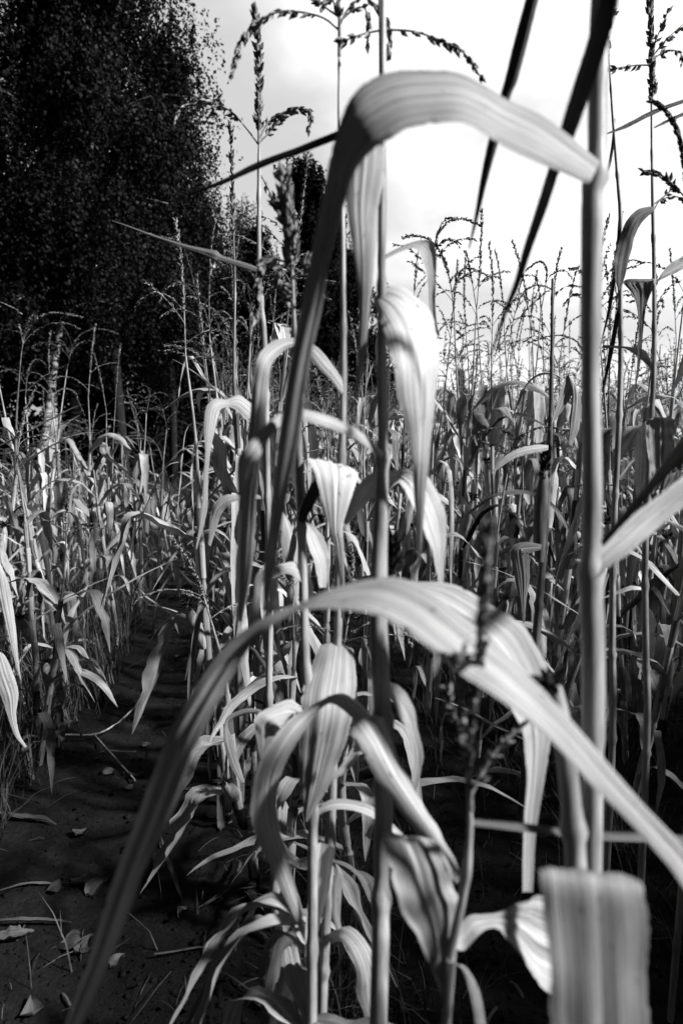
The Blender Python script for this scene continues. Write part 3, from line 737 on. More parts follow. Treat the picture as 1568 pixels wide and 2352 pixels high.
# --- plant with the thick upright tassel
root, base = hero('maize plant left of centre with a thick dark upright tassel and one curled pale branch',
    [(671, 610), (674, 700), (677, 784), (684, 950), (688, 1080), (692, 1195), (697, 1350), (701, 1500), (712, 1700), (718, 1900), (716, 2352)],
    .95, [8, 9, 11, 14, 17, 19, 20, 21, 22, 23, 24],
    [([(677, 1188, 697, 1204), (690, 1160, 712, 1176), (706, 1128, 730, 1142), (722, 1100, 736, 1125), (730, 1090, 745, 1100)], .93, .8, dict(mat=M_GREEN, cup=.2, label='short dark leaf base slanting up')),
     ([(712, 1070, 822, 1095), (706, 1053, 824, 1084), (722, 1085, 818, 1108), (738, 1148, 805, 1150), (757, 1215, 786, 1216), (768, 1260, 790, 1256), (779, 1337, 791, 1339), (783, 1420, 790, 1421)], [.98, .92, .93, .95], [.3, .35, 0, -.4], dict(mat=M_PALE, cup=.06, ripple=.02, n=60, label='broad pale leaf folded flat across the top')),
     ([(690, 1195, 692, 1205), (708, 1202, 700, 1212), (728, 1215, 704, 1235), (745, 1240, 712, 1265), (756, 1275, 722, 1290), (757, 1305, 727, 1315), (750, 1350, 733, 1350)], .98, [-.6, -.6], dict(mat=M_PALE)),
     ([(694, 1320, 694, 1340), (680, 1292, 672, 1322), (655, 1293, 652, 1318), (630, 1300, 636, 1326), (590, 1318, 606, 1340), (580, 1380, 598, 1390), (575, 1450, 582, 1455)], [.95, .92], [-.7, .2], dict(mat=M_PALE)),
     ([(700, 1300, 700, 1320), (714, 1330, 690, 1350), (720, 1370, 696, 1395), (708, 1410, 700, 1415)], .97, .4, dict(mat=M_PALE)),
     ([(695, 1632, 664, 1640), (671, 1606, 650, 1665), (640, 1615, 644, 1668), (600, 1635, 640, 1672), (586, 1655, 636, 1690), (590, 1700, 625, 1710), (598, 1745, 606, 1746)], [.9, .86, .87], [-.9, -.9, .3, .4], dict(mat=M_PALE, cup=.06)),
     ([(720, 1868, 718, 1880), (755, 1838, 756, 1862), (800, 1836, 800, 1860), (850, 1850, 846, 1874), (890, 1880, 884, 1898), (925, 1915, 920, 1926)], .97, [-.7, -.6], dict(mat=M_LEAF)),
     ], spacing=.2, first=.13)
hero_tassel(root, base, [(671, 612), (668, 560), (662, 500), (655, 450), (650, 408)], .95, [
    [(671, 620), (655, 603), (638, 596), (620, 594), (604, 607), (596, 645), (592, 685), (586, 730)],
    [(671, 625), (650, 610), (640, 640), (655, 665), (665, 700)],
    [(670, 545), (652, 500), (640, 470), (632, 455)],
    [(672, 640), (690, 620), (702, 605)]], dens=2600, size=.021, thick=.24, spread=.5, seed=9, bsize=.016, bdens=700)

# --- the nearest leaves at the lower right come from a plant just outside the frame
root, base = hero('maize plant at the right edge whose very long leaf arches across the lower view',
    [(1660, 300), (1655, 900), (1650, 1500), (1645, 2100), (1640, 2352)], .48, [44, 46, 48, 50, 52],
    [([(1645, 2075, 1640, 2125), (1605, 1990, 1580, 2055), (1568, 1943, 1535, 1990), (1480, 1850, 1436, 1880), (1409, 1768, 1360, 1806), (1324, 1668, 1284, 1723), (1259, 1598, 1209, 1653), (1190, 1525, 1134, 1598), (1120, 1463, 1064, 1552), (1050, 1405, 1000, 1500), (985, 1355, 934, 1449), (915, 1325, 850, 1408), (850, 1328, 775, 1399), (760, 1353, 700, 1402), (690, 1385, 650, 1425), (620, 1412, 600, 1458), (545, 1458, 556, 1515), (480, 1528, 520, 1580), (435, 1600, 487, 1640), (395, 1670, 452, 1715), (350, 1778, 415, 1815), (310, 1893, 375, 1910), (275, 1993, 330, 2010), (240, 2093, 295, 2110), (200, 2218, 245, 2235), (165, 2310, 205, 2320), (130, 2420, 150, 2425)],
      [.48, .46, .46, .48, .5, .52, .5, .48, .46], [-.6, -.5, -.9, -1.0, -.8, -.9, -1.3, -2.4, -3.0], dict(mat=M_LEAF, cup=.10, fold=-.10, n=160, ripple=.02, label='very long pale leaf arching across the view')),
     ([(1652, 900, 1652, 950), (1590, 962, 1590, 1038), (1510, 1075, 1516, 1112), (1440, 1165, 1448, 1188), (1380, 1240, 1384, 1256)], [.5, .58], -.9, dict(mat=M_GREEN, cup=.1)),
     ])
# --- broken stub beside the right stalk
root, base = hero('short broken maize stub behind the flat folded grey leaf at the bottom right',
    [(1268, 1572), (1284, 1640), (1300, 1750), (1314, 1880), (1322, 2010), (1330, 2352)], .55, [38, 44, 46, 48, 50, 52], [])
e = MB(); spikelets(e, [P(1276, 1600, .55) - base, P(1264, 1570, .55) - base], dens=3500, size=.016, spread=1.1, thick=.18, r=random.Random(5))
link('torn_top', e.mesh('torn_top', M_SILK), root)

# --- small plant low in the middle with the blurred tassel
root, base = hero('small thin maize plant low in front, its blurred dark tassel before the bright leaf',
    [(1078, 1850), (1079, 1890), (1076, 1950), (1069, 2018), (1056, 2090), (1039, 2168), (1029, 2260), (1024, 2352)], .60, [10, 15, 17, 19, 20, 22, 22, 23],
    [([(1079, 1880, 1080, 1896), (1180, 1888, 1180, 1908), (1280, 1900, 1280, 1921), (1380, 1908, 1380, 1930), (1480, 1912, 1480, 1934), (1570, 1918, 1570, 1938), (1680, 1930, 1680, 1936)], [.6, .66], -.5, dict(mat=M_MIDL, cup=.3)),
     ([(1056, 2018, 1048, 2030), (1050, 1985, 1010, 1975), (1018, 1925, 960, 1912), (975, 1850, 905, 1842), (943, 1795, 860, 1780), (915, 1740, 832, 1725), (899, 1695, 810, 1695), (880, 1650, 803, 1682), (877, 1640, 802, 1678)], [.64, .68, .71, .74], [-.6, -.6], dict(mat=M_LEAF, cup=.12, ripple=.05, label='broad grey leaf slanting up left to a torn end')),
     ([(874, 1912, 990, 1926), (884, 1950, 1012, 1958), (896, 1995, 1032, 2000), (908, 2055, 1048, 2050), (946, 2130, 1052, 2095), (980, 2205, 1044, 2160), (1006, 2270, 1037, 2240), (1026, 2350, 1034, 2345)], [.62, .60, .60], [.2, .6, .7], dict(mat=M_LEAF, cup=.06, fold=-.07, ripple=.08, n=70, label='broad striped leaf hanging face on')),
     ([(1037, 2160, 1046, 2178), (1052, 2128, 1066, 2182), (1078, 2103, 1098, 2148), (1110, 2100, 1118, 2134), (1145, 2095, 1142, 2134), (1184, 2078, 1169, 2163), (1220, 2062, 1205, 2212), (1250, 2060, 1252, 2275), (1300, 2090, 1300, 2290), (1360, 2160, 1355, 2240)], [.6, .62, .66], [-.5, -.1], dict(mat=M_LEAF, cup=.10, ripple=.06)),
     ([(1040, 2210, 1046, 2216), (1062, 2230, 1070, 2222), (1080, 2290, 1100, 2275), (1090, 2352, 1115, 2352)], .62, .2, dict(mat=M_LEAF)),
     ], spacing=.16, first=.09)
hero_tassel(root, base, [(1079, 1860), (1075, 1750, -.03), (1082, 1650, -.08), (1098, 1540, -.13), (1108, 1400, -.16), (1115, 1290, -.17), (1120, 1212, -.17)], .60, [
    [(1078, 1800), (1068, 1720), (1045, 1650), (1026, 1580)], [(1078, 1830), (1110, 1770), (1150, 1710), (1205, 1665)],
    [(1078, 1740, -.03), (1060, 1660, -.08), (1058, 1560, -.13), (1064, 1480, -.15)]], dens=1300, size=.010, thick=.22, mat=M_TAS, start=2, seed=12, spread=.4, bdens=500)

# --- leaves at the left edge
root, base = hero('maize plant cut by the left edge, with two pale leaves hanging beside the path',
    [(-45, 700), (-40, 1000), (-38, 1300), (-34, 1600), (-30, 1850)], 1.7, [8, 10, 14, 15, 15],
    [([(-38, 1260, -36, 1275), (-20, 1262, -10, 1290), (-12, 1300, 18, 1330), (0, 1370, 30, 1390), (16, 1440, 38, 1450), (32, 1510, 43, 1510), (47, 1560, 49, 1560)], 1.65, .4, dict(mat=M_LEAF)),
     ([(-38, 1500, -36, 1520), (-25, 1490, 5, 1500), (-12, 1560, 30, 1545), (5, 1605, 43, 1592), (20, 1650, 38, 1640), (35, 1690, 46, 1686), (58, 1718, 62, 1714)], 1.6, .4, dict(mat=M_LEAF)),
     ], group='tall dry maize plants nearest the camera')
# --- the two tall plants at the right behind the near stalk
root, base = hero('tall thin maize plant at the far right, straight dark spike at the top edge',
    [(1495, 210), (1496, 350), (1498, 480), (1501, 650), (1500, 850), (1492, 1000), (1485, 1150), (1480, 1300), (1482, 1500), (1484, 1700)],
    1.5, [5, 6, 8, 9, 11, 12, 13, 14, 15, 16],
    [([(1500, 476, 1500, 490), (1488, 474, 1496, 490), (1460, 483, 1474, 510), (1436, 510, 1456, 545), (1420, 550, 1448, 580), (1410, 600, 1440, 610), (1411, 640, 1430, 650), (1418, 665, 1422, 668)], 1.45, [-.5, .2, .5], dict(mat=M_MIDL, cup=.15)),
     ([(1500, 640, 1502, 655), (1510, 640, 1502, 652), (1530, 612, 1522, 640), (1568, 588, 1568, 618), (1620, 575, 1622, 590)], 1.45, -.5, dict(mat=M_LEAF)),
     ([(1500, 650, 1500, 640), (1500, 645, 1432, 645), (1497, 665, 1448, 672), (1484, 700, 1460, 700), (1477, 750, 1465, 750), (1470, 830, 1462, 830), (1458, 900, 1456, 900)], 1.45, .2, dict(mat=M_MIDL, cup=.06)),
     ([(1500, 958, 1500, 965), (1545, 962, 1486, 964), (1548, 985, 1482, 985), (1545, 1040, 1486, 1040), (1530, 1090, 1496, 1085), (1505, 1130, 1500, 1130)], 1.4, [.2, .3], dict(mat=M_LEAF)),
     ([(1500, 855, 1496, 835), (1470, 825, 1480, 805), (1430, 800, 1440, 796), (1380, 800, 1385, 792)], 1.5, -.4, dict(mat=M_LEAF)),
     ])
hero_tassel(root, base, [(1496, 230), (1494, 100), (1490, 20), (1488, -40)], 1.5, [
    [(1497, 150), (1460, 150), (1425, 155), (1392, 160)], [(1497, 120), (1510, 80), (1528, 40), (1530, 25)],
    [(1497, 130), (1530, 90), (1568, 55)], [(1497, 135), (1530, 118), (1560, 120), (1565, 150)],
    [(1498, 488), (1515, 460), (1545, 452), (1568, 455)], [(1500, 470), (1540, 435), (1530, 410), (1500, 395), (1470, 390)]], dens=700, size=.018, seed=21, thick=.22, bdens=170)
root, base = hero('tall thin maize plant with hanging leaf strips, just right of the thick right stalk',
    [(1396, 100), (1405, 250), (1419, 430), (1424, 500), (1424, 700), (1424, 860), (1416, 1064), (1409, 1200), (1405, 1450), (1405, 1700)],
    1.6, [4, 6, 8, 10, 11, 12, 13, 14, 15, 16],
    [([(1424, 485, 1432, 485), (1420, 490, 1428, 500), (1412, 580, 1420, 590), (1396, 700, 1404, 700), (1378, 790, 1380, 790)], 1.6, -.8, dict(mat=M_GREEN)),
     ([(1408, 272, 1412, 272), (1404, 320, 1410, 325), (1396, 375, 1402, 378), (1388, 410, 1389, 410)], 1.6, -.5, dict(mat=M_MIDL)),
     ([(1420, 700, 1424, 696), (1413, 720, 1422, 725), (1398, 800, 1408, 805), (1380, 900, 1384, 902)], 1.6, -.8, dict(mat=M_GREEN)),
     ])
hero_tassel(root, base, [(1398, 130), (1394, 90), (1400, 50), (1408, 30)], 1.6, [[(1400, 160), (1392, 150), (1390, 110)]], dens=400, size=.016, seed=22)
# --- a dark thick tassel cut by the right edge
root, base = hero('maize plant cut by the right edge with a thick dark nodding tassel',
    [(1576, 420), (1590, 600), (1600, 900), (1600, 1200), (1590, 1700)], 1.4, [7, 9, 11, 14, 16],
    [([(1580, 224, 1580, 232), (1500, 252, 1502, 262), (1440, 283, 1442, 292), (1392, 306, 1393, 309)], 1.4, -.8, dict(mat=M_GREEN)),
     ([(1584, 252, 1584, 260), (1540, 270, 1541, 278), (1500, 292, 1501, 295)], 1.4, -.8, dict(mat=M_GREEN)), ])
hero_tassel(root, base, [(1578, 440), (1572, 380), (1556, 310), (1535, 265), (1510, 240), (1495, 232)], 1.4,
    [[(1578, 460), (1550, 430), (1520, 405), (1480, 395)]], dens=1500, size=.013, seed=23, mat=M_DTAS, spread=.35)

roots = [o for o in col.objects if o.name.startswith('maize_plant')]
for k, o in enumerate(roots):
    if any(t in o['label'] for t in ('slender maize', 'thin tall maize', 'straight upright spike', 'thick dark upright', 'thin maize top', 'small thin', 'broken maize stub')):
        low_leaves(o, None, 5, 900 + k)
# --- a plant in the right block with a dark ear
root, base = hero('short maize plant right of centre carrying a thick black ear',
    [(1268, 640), (1266, 850), (1262, 1000), (1252, 1200), (1240, 1350), (1228, 1500), (1214, 1700)], 2.1, [6, 9, 12, 16, 18, 20, 22],
    [([(1258, 1022, 1258, 1034), (1225, 1022, 1230, 1040), (1185, 1032, 1188, 1050), (1150, 1055, 1156, 1068), (1128, 1085, 1130, 1088)], 2.0, [-.7, -.3], dict(mat=M_PALE)),
     ([(1243, 1250, 1243, 1262), (1200, 1245, 1200, 1275), (1172, 1262, 1212, 1270), (1180, 1320, 1216, 1320), (1192, 1380, 1208, 1380), (1200, 1430, 1204, 1430)], 2.0, [-.5, .2], dict(mat=M_LEAF)),
     ([(1262, 990, 1264, 975), (1275, 940, 1290, 945), (1302, 860, 1320, 900), (1312, 900, 1335, 930), (1308, 960, 1330, 980), (1304, 1020, 1312, 1025)], 2.05, .2, dict(mat=M_LEAF)),
    ], smat=M_DSTALK)
e = MB(); tt = np.linspace(0, 1, 12)
tube(e, catmull([P(1238, 1290, 2.06) - base, P(1240, 1180, 2.05) - base, P(1250, 1080, 2.05) - base], 12), .021 * np.sin(np.clip(.12 + tt * .8, 0, 1) * math.pi) ** .5, 10)
hk = link('husk', e.mesh('husk', M_DSTALK), root)
e = MB(); spikelets(e, [P(1247, 1110, 2.05) - base, P(1251, 1070, 2.05) - base, P(1254, 1030, 2.05) - base], dens=5000, size=.022, spread=.8, thick=.14, r=random.Random(6))
link('silk', e.mesh('silk', M_SILK), hk)

# ------------------------------------------------------------------ the field: copies of grown plants
SHADE_ROW_H = 2.0
NEAR = [grow_plant(100 + i, 2.2, 0) for i in range(14)]
NEAR_MESH = []
for i, parts in enumerate(NEAR):
    NEAR_MESH.append([(nm, mb.mesh(nm, mt)) for nm, mb, mt in parts])
WHOLE = []
for i in range(14):
    v, f, uv, mi, mats = merge(NEAR[i], 'maize')
    WHOLE.append(mesh_from('maize_plant', v, f, uv, mi, mats))
MIDL = []
for i in range(14):
    v, f, uv, mi, mats = merge(grow_plant(300 + i, 2.2, 1), 'maize')
    MIDL.append(mesh_from('maize_plant', v, f, uv, mi, mats))
FARM = [merge(grow_plant(500 + i, 2.2, 2), 'maize') for i in range(8)]

def proj(x, y, z):
    cp, sp = math.cos(PITCH), math.sin(PITCH)
    zz = z - CAM_H
    d = y * cp - zz * sp
    v = -(y * sp + zz * cp) / d
    return 784 + F * x / d, 1176 + F * v, d

def place_parts(i, x, y, h, rz, label, group):
    k = h / 2.2
    root = link('maize_plant', None, loc=(x, y, gz(x, y) - 0.01))
    root.rotation_euler = (0, 0, rz)
    root.scale = (1.0, 1.0, k)
    tag(root, label, 'maize plant', group)
    for nm, me in NEAR_MESH[i]: link(nm, me, root)
    return root
def place_whole(meshes, i, x, y, h, rz, label, group):
    o = link('maize_plant', meshes[i], loc=(x, y, gz(x, y) - 0.01))
    o.rotation_euler = (random.gauss(0, .03), random.gauss(0, .03), rz)
    k = h / 2.2
    o.scale = (k * random.choice((1, 1)), k, k)
    tag(o, label, 'maize plant', group)
    return o
def ytop_h(x, D, ytop):
    """height of a plant at distance D whose top is seen at ytop"""
    p = P(784, ytop, D)
    return p[2], (x - 784) / F * D

# plants picked out one by one (x in view, distance, y of the tip, variant, turn, what sets it apart)
PICK = [
 (30, 3.1, 540, 0, .5, 'maize plant at the left edge with a straight spike against the dark trees'),
 (128, 3.6, 690, 1, 2.0, 'maize plant standing just right of the leaning birch trunk, tip bent over'),
 (212, 4.3, 745, 2, 1.0, 'tall maize plant with a thin forked tassel before the darkest trees at left'),
 (292, 4.8, 835, 3, 4.0, 'maize plant with a lone upright tip right of the fork tasselled one at left'),
 (345, 4.4, 850, 4, .2, 'slim maize plant against the black gap under the birches'),
 (395, 6.0, 940, 5, 1.2, 'small maize plant at the right end of the left hand block'),
 (70, 2.6, 880, 6, 3.0, 'leafy maize plant low at the left edge beside the path'),
 (140, 3.1, 930, 7, 5.2, 'leafy maize plant in the left block closest to the path bend'),
 (60, 2.5, 1080, 8, .8, 'short maize plant with drooping leaves at the lower left'),
 (512, 2.1, 490, 9, .3, 'maize plant at the head of the crowded row, palest feathery tassel'),
 (540, 2.2, 405, 10, 2.6, 'maize plant in the crowded row with a dark slanting spike under the long bare leaf'),
 (560, 2.5, 420, 11, 4.1, 'maize plant in the crowded row just left of the straight spiked one'),
 (528, 2.9, 520, 1, 5.0, 'maize plant in the crowded row, second behind the palest tassel'),
 (575, 2.4, 560, 3, 1.9, 'maize plant in the crowded row with its tassel half hidden by the thick one'),
 (620, 2.3, 600, 6, 3.3, 'maize plant between the straight spiked one and the thick tassel'),
 (648, 2.8, 700, 5, 0.9, 'maize plant low behind the thick dark tassel'),
 (515, 3.6, 600, 0, 2.2, 'maize plant at the left rim of the crowded row'),
 (6, 3.5, 640, 12, 1.5, 'maize plant at the very left edge behind the straight spiked one'),
 (62, 3.9, 720, 7, 4.5, 'thin maize plant just left of the leaning birch trunk'),
 (152, 4.2, 755, 13, 2.9, 'thin maize plant between the birch trunks and the fork tasselled one'),
 (238, 4.7, 800, 2, 3.6, 'thin maize plant right beside the fork tasselled one at left'),
 (262, 4.1, 900, 5, .6, 'maize plant with a low tip in the middle of the left block'),
 (322, 5.4, 890, 0, 2.0, 'small maize plant in the left block before the darkest gap'),
 (420, 6.5, 960, 12, 5.0, 'tiny maize plant at the end of the left block by the path'),
 (522, 2.6, 560, 12, 1.1, 'maize plant in the crowded row with a fuzzy tassel left of the slanting spike'),
 (548, 3.2, 500, 13, 3.1, 'maize plant deep in the crowded row behind the slanting spike'),
 (585, 3.0, 640, 8, 4.6, 'maize plant deep in the crowded row right of the straight spike'),
 (535, 3.8, 650, 4, 2.3, 'maize plant farthest back in the crowded row with a drooping tassel'),
 (605, 3.5, 560, 2, .1, 'maize plant behind the curled pale tassel branch'),
 (495, 4.2, 690, 10, 3.9, 'maize plant at the left rim of the crowded row, smaller and farther'),
 (575, 1.75, 1250, 9, 1.1, 'short withered maize plant at the foot of the row, left of the thin stalks'),
 (655, 1.6, 1330, 12, 3.6, 'short withered maize plant low behind the pale folded leaf'),
 (800, 1.7, 1290, 13, 5.3, 'short withered maize plant low behind the middle stalk'),
 (988, 3.0, 388, 4, 2.2, 'maize plant in the bright sky with a nodding hooked tip right of centre'),
 (1052, 3.3, 488, 2, 1.1, 'maize plant with a straight thin spike next to the hooked one'),
 (1092, 3.6, 490, 7, .4, 'maize plant whose spike touches the tip of the narrow dark leaf'),
 (1158, 3.2, 533, 8, 3.0, 'maize plant with one stout spike midway in the bright sky'),
 (1268, 2.7, 455, 11, 5.5, 'tallest maize plant just left of the near right stalk, drooping tassel arms'),
 (1305, 3.4, 590, 10, 2.9, 'maize plant tight against the left side of the near right stalk'),
 (1225, 3.7, 570, 9, 1.5, 'maize plant with a hanging tassel left of the tallest one in the bright sky'),
 (1440, 3.0, 560, 6, .2, 'maize plant behind the two thin tall ones at the right'),
 (1540, 2.6, 480, 0, 3.9, 'maize plant at the right edge below the thick nodding tassel'),
 (1110, 2.6, 900, 3, 2.0, 'shorter leafy maize plant in the middle of the right block'),
 (1240, 2.3, 1020, 1, 4.4, 'short maize plant with a dark ear right of centre'),
 (1480, 2.15, 900, 5, 3.4, 'leafy maize plant at the lower right between the near stalk and the edge'),
 (940, 3.6, 620, 8, 1.0, 'maize plant behind the broad pale hanging leaf'),
 (730, 2.2, 760, 9, 2.4, 'maize plant between the thick tassel and the thin tall stalk'),
 (835, 2.7, 700, 2, 3.7, 'maize plant just left of the middle stalk'),
]
placed = []
for (px, D, yt, var, rz, lab) in PICK:
    z, x = ytop_h(px, D, yt)
    x = (px - 784) / F * D
    y = D * math.cos(PITCH)
    h = max(1.0, z)
    place_parts(var, x, y, h, rz, lab, 'maize plants standing in the field')
    placed.append((x, y))

# the rest of the rows
cand = []
ang = math.atan(0.18)
for j in range(-40, 45):
    off = j * 0.46
    y = 1.6
    while y < 46:
        y += random.uniform(0.11, 0.30) * (1 + y * 0.012)
        x = 0.16 + off - 0.18 * y + random.gauss(0, 0.06)
        yy = y + random.gauss(0, 0.05)
        cand.append((x, yy))
random.shuffle(cand)
keep = []
for x, y in cand:
    if abs(x / y) > 0.62: continue
    pm = path_mid(y)
    if pm - (0.58 if y < 4.5 else 0.34) - 0.02 * y < x < pm + 0.24 and y < 15: continue          # the path
    left = x < pm
    if left:
        if y < 2.6: continue
        if y > 11 or (y > 8 and random.random() < .4): continue
        if y < 3.6 and x > pm - 0.55: continue
        if y > 7 and random.random() < .35: continue
    else:
        rx = row_x(y)
        if y < 2.0: continue
        if x < rx + 0.25:
            if y < 2.3 or x < rx - .10: continue
        elif y < 4.4 and x < rx + 1.05: continue                           # bare soil between the rows
        elif y < 2.5: continue
        if y < 6 and random.random() < .12: continue
    if any((x - a) ** 2 + (y - b) ** 2 < 0.012 for a, b in placed): continue
    keep.append((y, x, left))
keep.sort()
print('field plants', len(keep))
NP, NI = 46, 300 - len(PICK) - 14
far = []
for k, (y, x, left) in enumerate(keep):
    h = random.gauss(1.50, .20) if left else random.gauss(2.12, .22)
    if left:
        if y > 5: h -= .04 * y
        if random.random() < .14: h += .45
    h = min(max(h, .9), 2.6)
    if random.random() < .18: h *= .72
    rz = random.uniform(0, 6.28)
    side = 'left of the path' if left else 'right of the path'
    if k < NP:
        lab = 'dry leafy maize plant near the front of the block ' + side
        place_parts(random.randrange(14), x, y, h, rz, lab, 'front maize plants ' + side)
    elif k < NI:
        dist = 'in the middle rows' if y < 5.5 else 'in the back rows'
        lab = 'dry tasselled maize plant %s of the block %s' % (dist, side)
        ms = WHOLE if y < 4.5 else MIDL
        place_whole(ms, random.randrange(len(ms)), x, y, h, rz, lab, 'maize plants %s, %s' % (dist, side))
    else:
        far.append((x, y, h, rz, bool(left)))
# the rows go on unseen at the camera's right, added to shade the foreground
shade_rows = []
rs = random.Random(77)
for j in range(1, 10):
    y = -2.6
    while y < 2.6:
        y += rs.uniform(.06, .13)
        x = 0.42 + j * 0.40 - 0.18 * y + rs.gauss(0, .05)
        if x < 0.56 * max(y, 0) + 0.50 : continue
        shade_rows.append((x, y, min(2.25, max(.9, rs.gauss(SHADE_ROW_H if not .36 < y + .344 * x < 1.15 else 1.0, .12))), rs.uniform(0, 6.28), None))  # heights shaped for light: a low strip lets sun onto the near leaves
# everything further back, past counting, and the added shade rows
SHADE_FARM = [merge(grow_plant(700 + i, 2.2, 1), 'maize') for i in range(6)]
for side, nm in ((True, 'far maize standing as one mass left of the path'), (False, 'far maize standing as one mass right of the path'), (None, 'unseen maize rows added at the right hand of the camera for shade')):
    sel = [q for q in far if q[4] is side] if side is not None else shade_rows
    if not sel: continue
    V, Fc, U, I = [], [], [], []; n = 0
    allm = [M_LEAF, M_PALE, M_MIDL, M_GREEN, M_STALK, M_DSTALK, M_TAS, M_DTAS, M_COB, M_SILK]
    for x, y, h, rz, _ in sel:
        v, f, uv, mi, mats = random.choice(FARM if side is not None else SHADE_FARM)
        mp = np.array([allm.index(m) for m in mats])
        c, s = math.cos(rz), math.sin(rz)
        k = h / 2.2
        vv = np.stack([(v[:, 0] * c - v[:, 1] * s) * 1.1 + x, (v[:, 0] * s + v[:, 1] * c) * 1.1 + y, v[:, 2] * k + gz(x, y) - .02], 1)
        V.append(vv); Fc.append(f + n); U.append(uv + [0, random.random() * 9]); I.append(mp[mi]); n += len(v)
    o = link('far_maize', mesh_from('far_maize', np.concatenate(V), np.concatenate(Fc), np.concatenate(U), np.concatenate(I), allm))
    tag(o, nm, 'maize', None, 'stuff')
    print('far', nm, len(sel), n)

# ------------------------------------------------------------------ low grass and weeds, litter
def blades(n, sampler, hmin, hmax, wd, seed):
    r = np.random.default_rng(seed)
    xy = sampler(r, n); n = len(xy)
    z0 = ground_z(xy[:, 0], xy[:, 1]) - .005
    a = r.uniform(0, 2 * math.pi, n); h = r.uniform(hmin, hmax, n); ln = r.uniform(.1, 1.0, n) * h
    d = np.stack([np.cos(a), np.sin(a)], 1); sd = np.stack([-d[:, 1], d[:, 0]], 1) * (wd * r.uniform(.5, 1.5, n))[:, None]
    rings = []
    for t in (0, .35, .7, 1.0):
        c = np.zeros((n, 3)); c[:, :2] = xy + d * (ln * t ** 1.8)[:, None]; c[:, 2] = z0 + h * (t - .35 * t ** 3 * (ln / h))
        wv = (1 - t) ** .7 + .04
        for sgn in (-1, 1):
            q = c.copy(); q[:, :2] += sgn * sd * wv; rings.append(q)
    V = np.stack(rings, 1)
    f = np.array([[0, 1, 3, 2], [2, 3, 5, 4], [4, 5, 7, 6]])
    return V.reshape(-1, 3), (f[None] + (np.arange(n) * 8)[:, None, None]).reshape(-1, 4)
def samp_field(r, n):
    y = 1.3 + (r.random(n * 3) ** 1.6) * 17
    x = (r.random(n * 3) - .5) * 1.35 * (y + .4)
    pm = path_mid(y)
    rx = row_x(y)
    inpath = (x > pm - .24 - 0.015 * y) & (x < pm + .22)
    gap = (x > rx + .22) & (x < rx + .85) & (y < 4.2)
    frnt = (y < 2.6) & (x < rx - .05) & (x > -1.15)
    patch = vnoise(x * 2.2, y * 2.2, 11)
    k = r.random(n * 3)
    ok = np.where(inpath, k < .015, True) & np.where(gap, k < .18, True) & np.where(frnt, k < .02, True) & np.where(y < 2.3, r.random(n * 3) < .4, True) & (patch > .32)
    xy = np.stack([x, y], 1)[ok]
    return xy[:n]
v, f = blades(45000, samp_field, .03, .20, .0022, 5)
o = link('dry_grass', mesh_from('dry_grass', v, f, np.zeros((len(v), 2)), np.zeros(len(f)), M_GRASS)); tag(o, 'short dry grass and weeds between the maize stalks', 'grass', None, 'stuff')
def samp_left(r, n):
    y = r.uniform(1.75, 15, n * 3); pm = path_mid(y)
    x = pm - np.where(y < 3, .34, .2) - r.random(n * 3) ** 1.3 * (2.5 + .3 * y)
    return np.stack([x, y], 1)[:n]
v, f = blades(26000, samp_left, .12, .48, .003, 6)
o = link('tall_grass', mesh_from('tall_grass', v, f, np.zeros((len(v), 2)), np.zeros(len(f)), M_GRASS)); tag(o, 'tall dry grass filling the block left of the path', 'grass', None, 'stuff')
# litter of stems and shreds on the soil
lit = MB(); r = random.Random(8)
for i in range(360):
    y = 1.35 + r.random() ** 1.5 * 6; x = r.uniform(-.6, .55) * (y + .4)
    L = r.uniform(.02, .16); a = r.uniform(0, 6.28); z = gz(x, y) + .004
    pts = [(x + math.cos(a) * L * t, y + math.sin(a) * L * t, z + .012 * math.sin(t * 3) * r.random()) for t in (0, .33, .66, 1)]
    if r.random() < .6: tube(lit, pts, r.uniform(.0006, .0018), 3)
    else:
        p = np.array(pts); sd = np.array([-math.sin(a), math.cos(a), r.uniform(-.4, .4)]) * r.uniform(.001, .004)
        ribbon(lit, p - sd, p + sd, 3, cup=.3)
o = link('stem_litter', lit.mesh('stem_litter', M_GRASS)); tag(o, 'bits of dry stem and shredded leaf scattered over the soil', 'litter', None, 'stuff')
CUBE_V = np.array([[x, y, z] for z in (-1, 1) for y in (-1, 1) for x in (-1, 1)], float)
CUBE_F = np.array([[0, 2, 3, 1], [4, 5, 7, 6], [0, 1, 5, 4], [2, 6, 7, 3], [0, 4, 6, 2], [1, 3, 7, 5]])
pb = MB(); r = random.Random(9)
for i in range(1500):
    y = 1.3 + r.random() ** 1.6 * 4; x = r.uniform(-.6, .5) * (y + .3)
    s = r.uniform(.0012, .0045) * (2.2 if r.random() < .08 else 1)
    z = gz(x, y) + s * .3
    v = OCT_V * [1, 1, 1] - [0, 0, .42]
    v = v[:, :3] * [s, s, s * 1.2] + [x, y, z]
    pb.add(v, np.array([[0, 2, 1, 1], [0, 3, 2, 2]])[:0].reshape(0, 4) if False else QF)
cr = MB()
for i in range(5200):
    y = 1.25 + r.random() ** 1.5 * 5; x = r.uniform(-.6, .5) * (y + .3)
    s = r.uniform(.0012, .005) * (2.4 if r.random() < .06 else 1)
    z = gz(x, y) + s * .15
    a = np.array([r.uniform(.6, 1.3) for _ in range(3)]) * s
    c_, s_ = math.cos(i), math.sin(i)
    v = CUBE_V * a + np.array([[r.gauss(0, .16) for _ in range(3)] for _ in range(8)]) * s
    v = np.stack([v[:, 0] * c_ - v[:, 1] * s_ + x, v[:, 0] * s_ + v[:, 1] * c_ + y, v[:, 2] * .7 + z], 1)
    cr.add(v, CUBE_F)
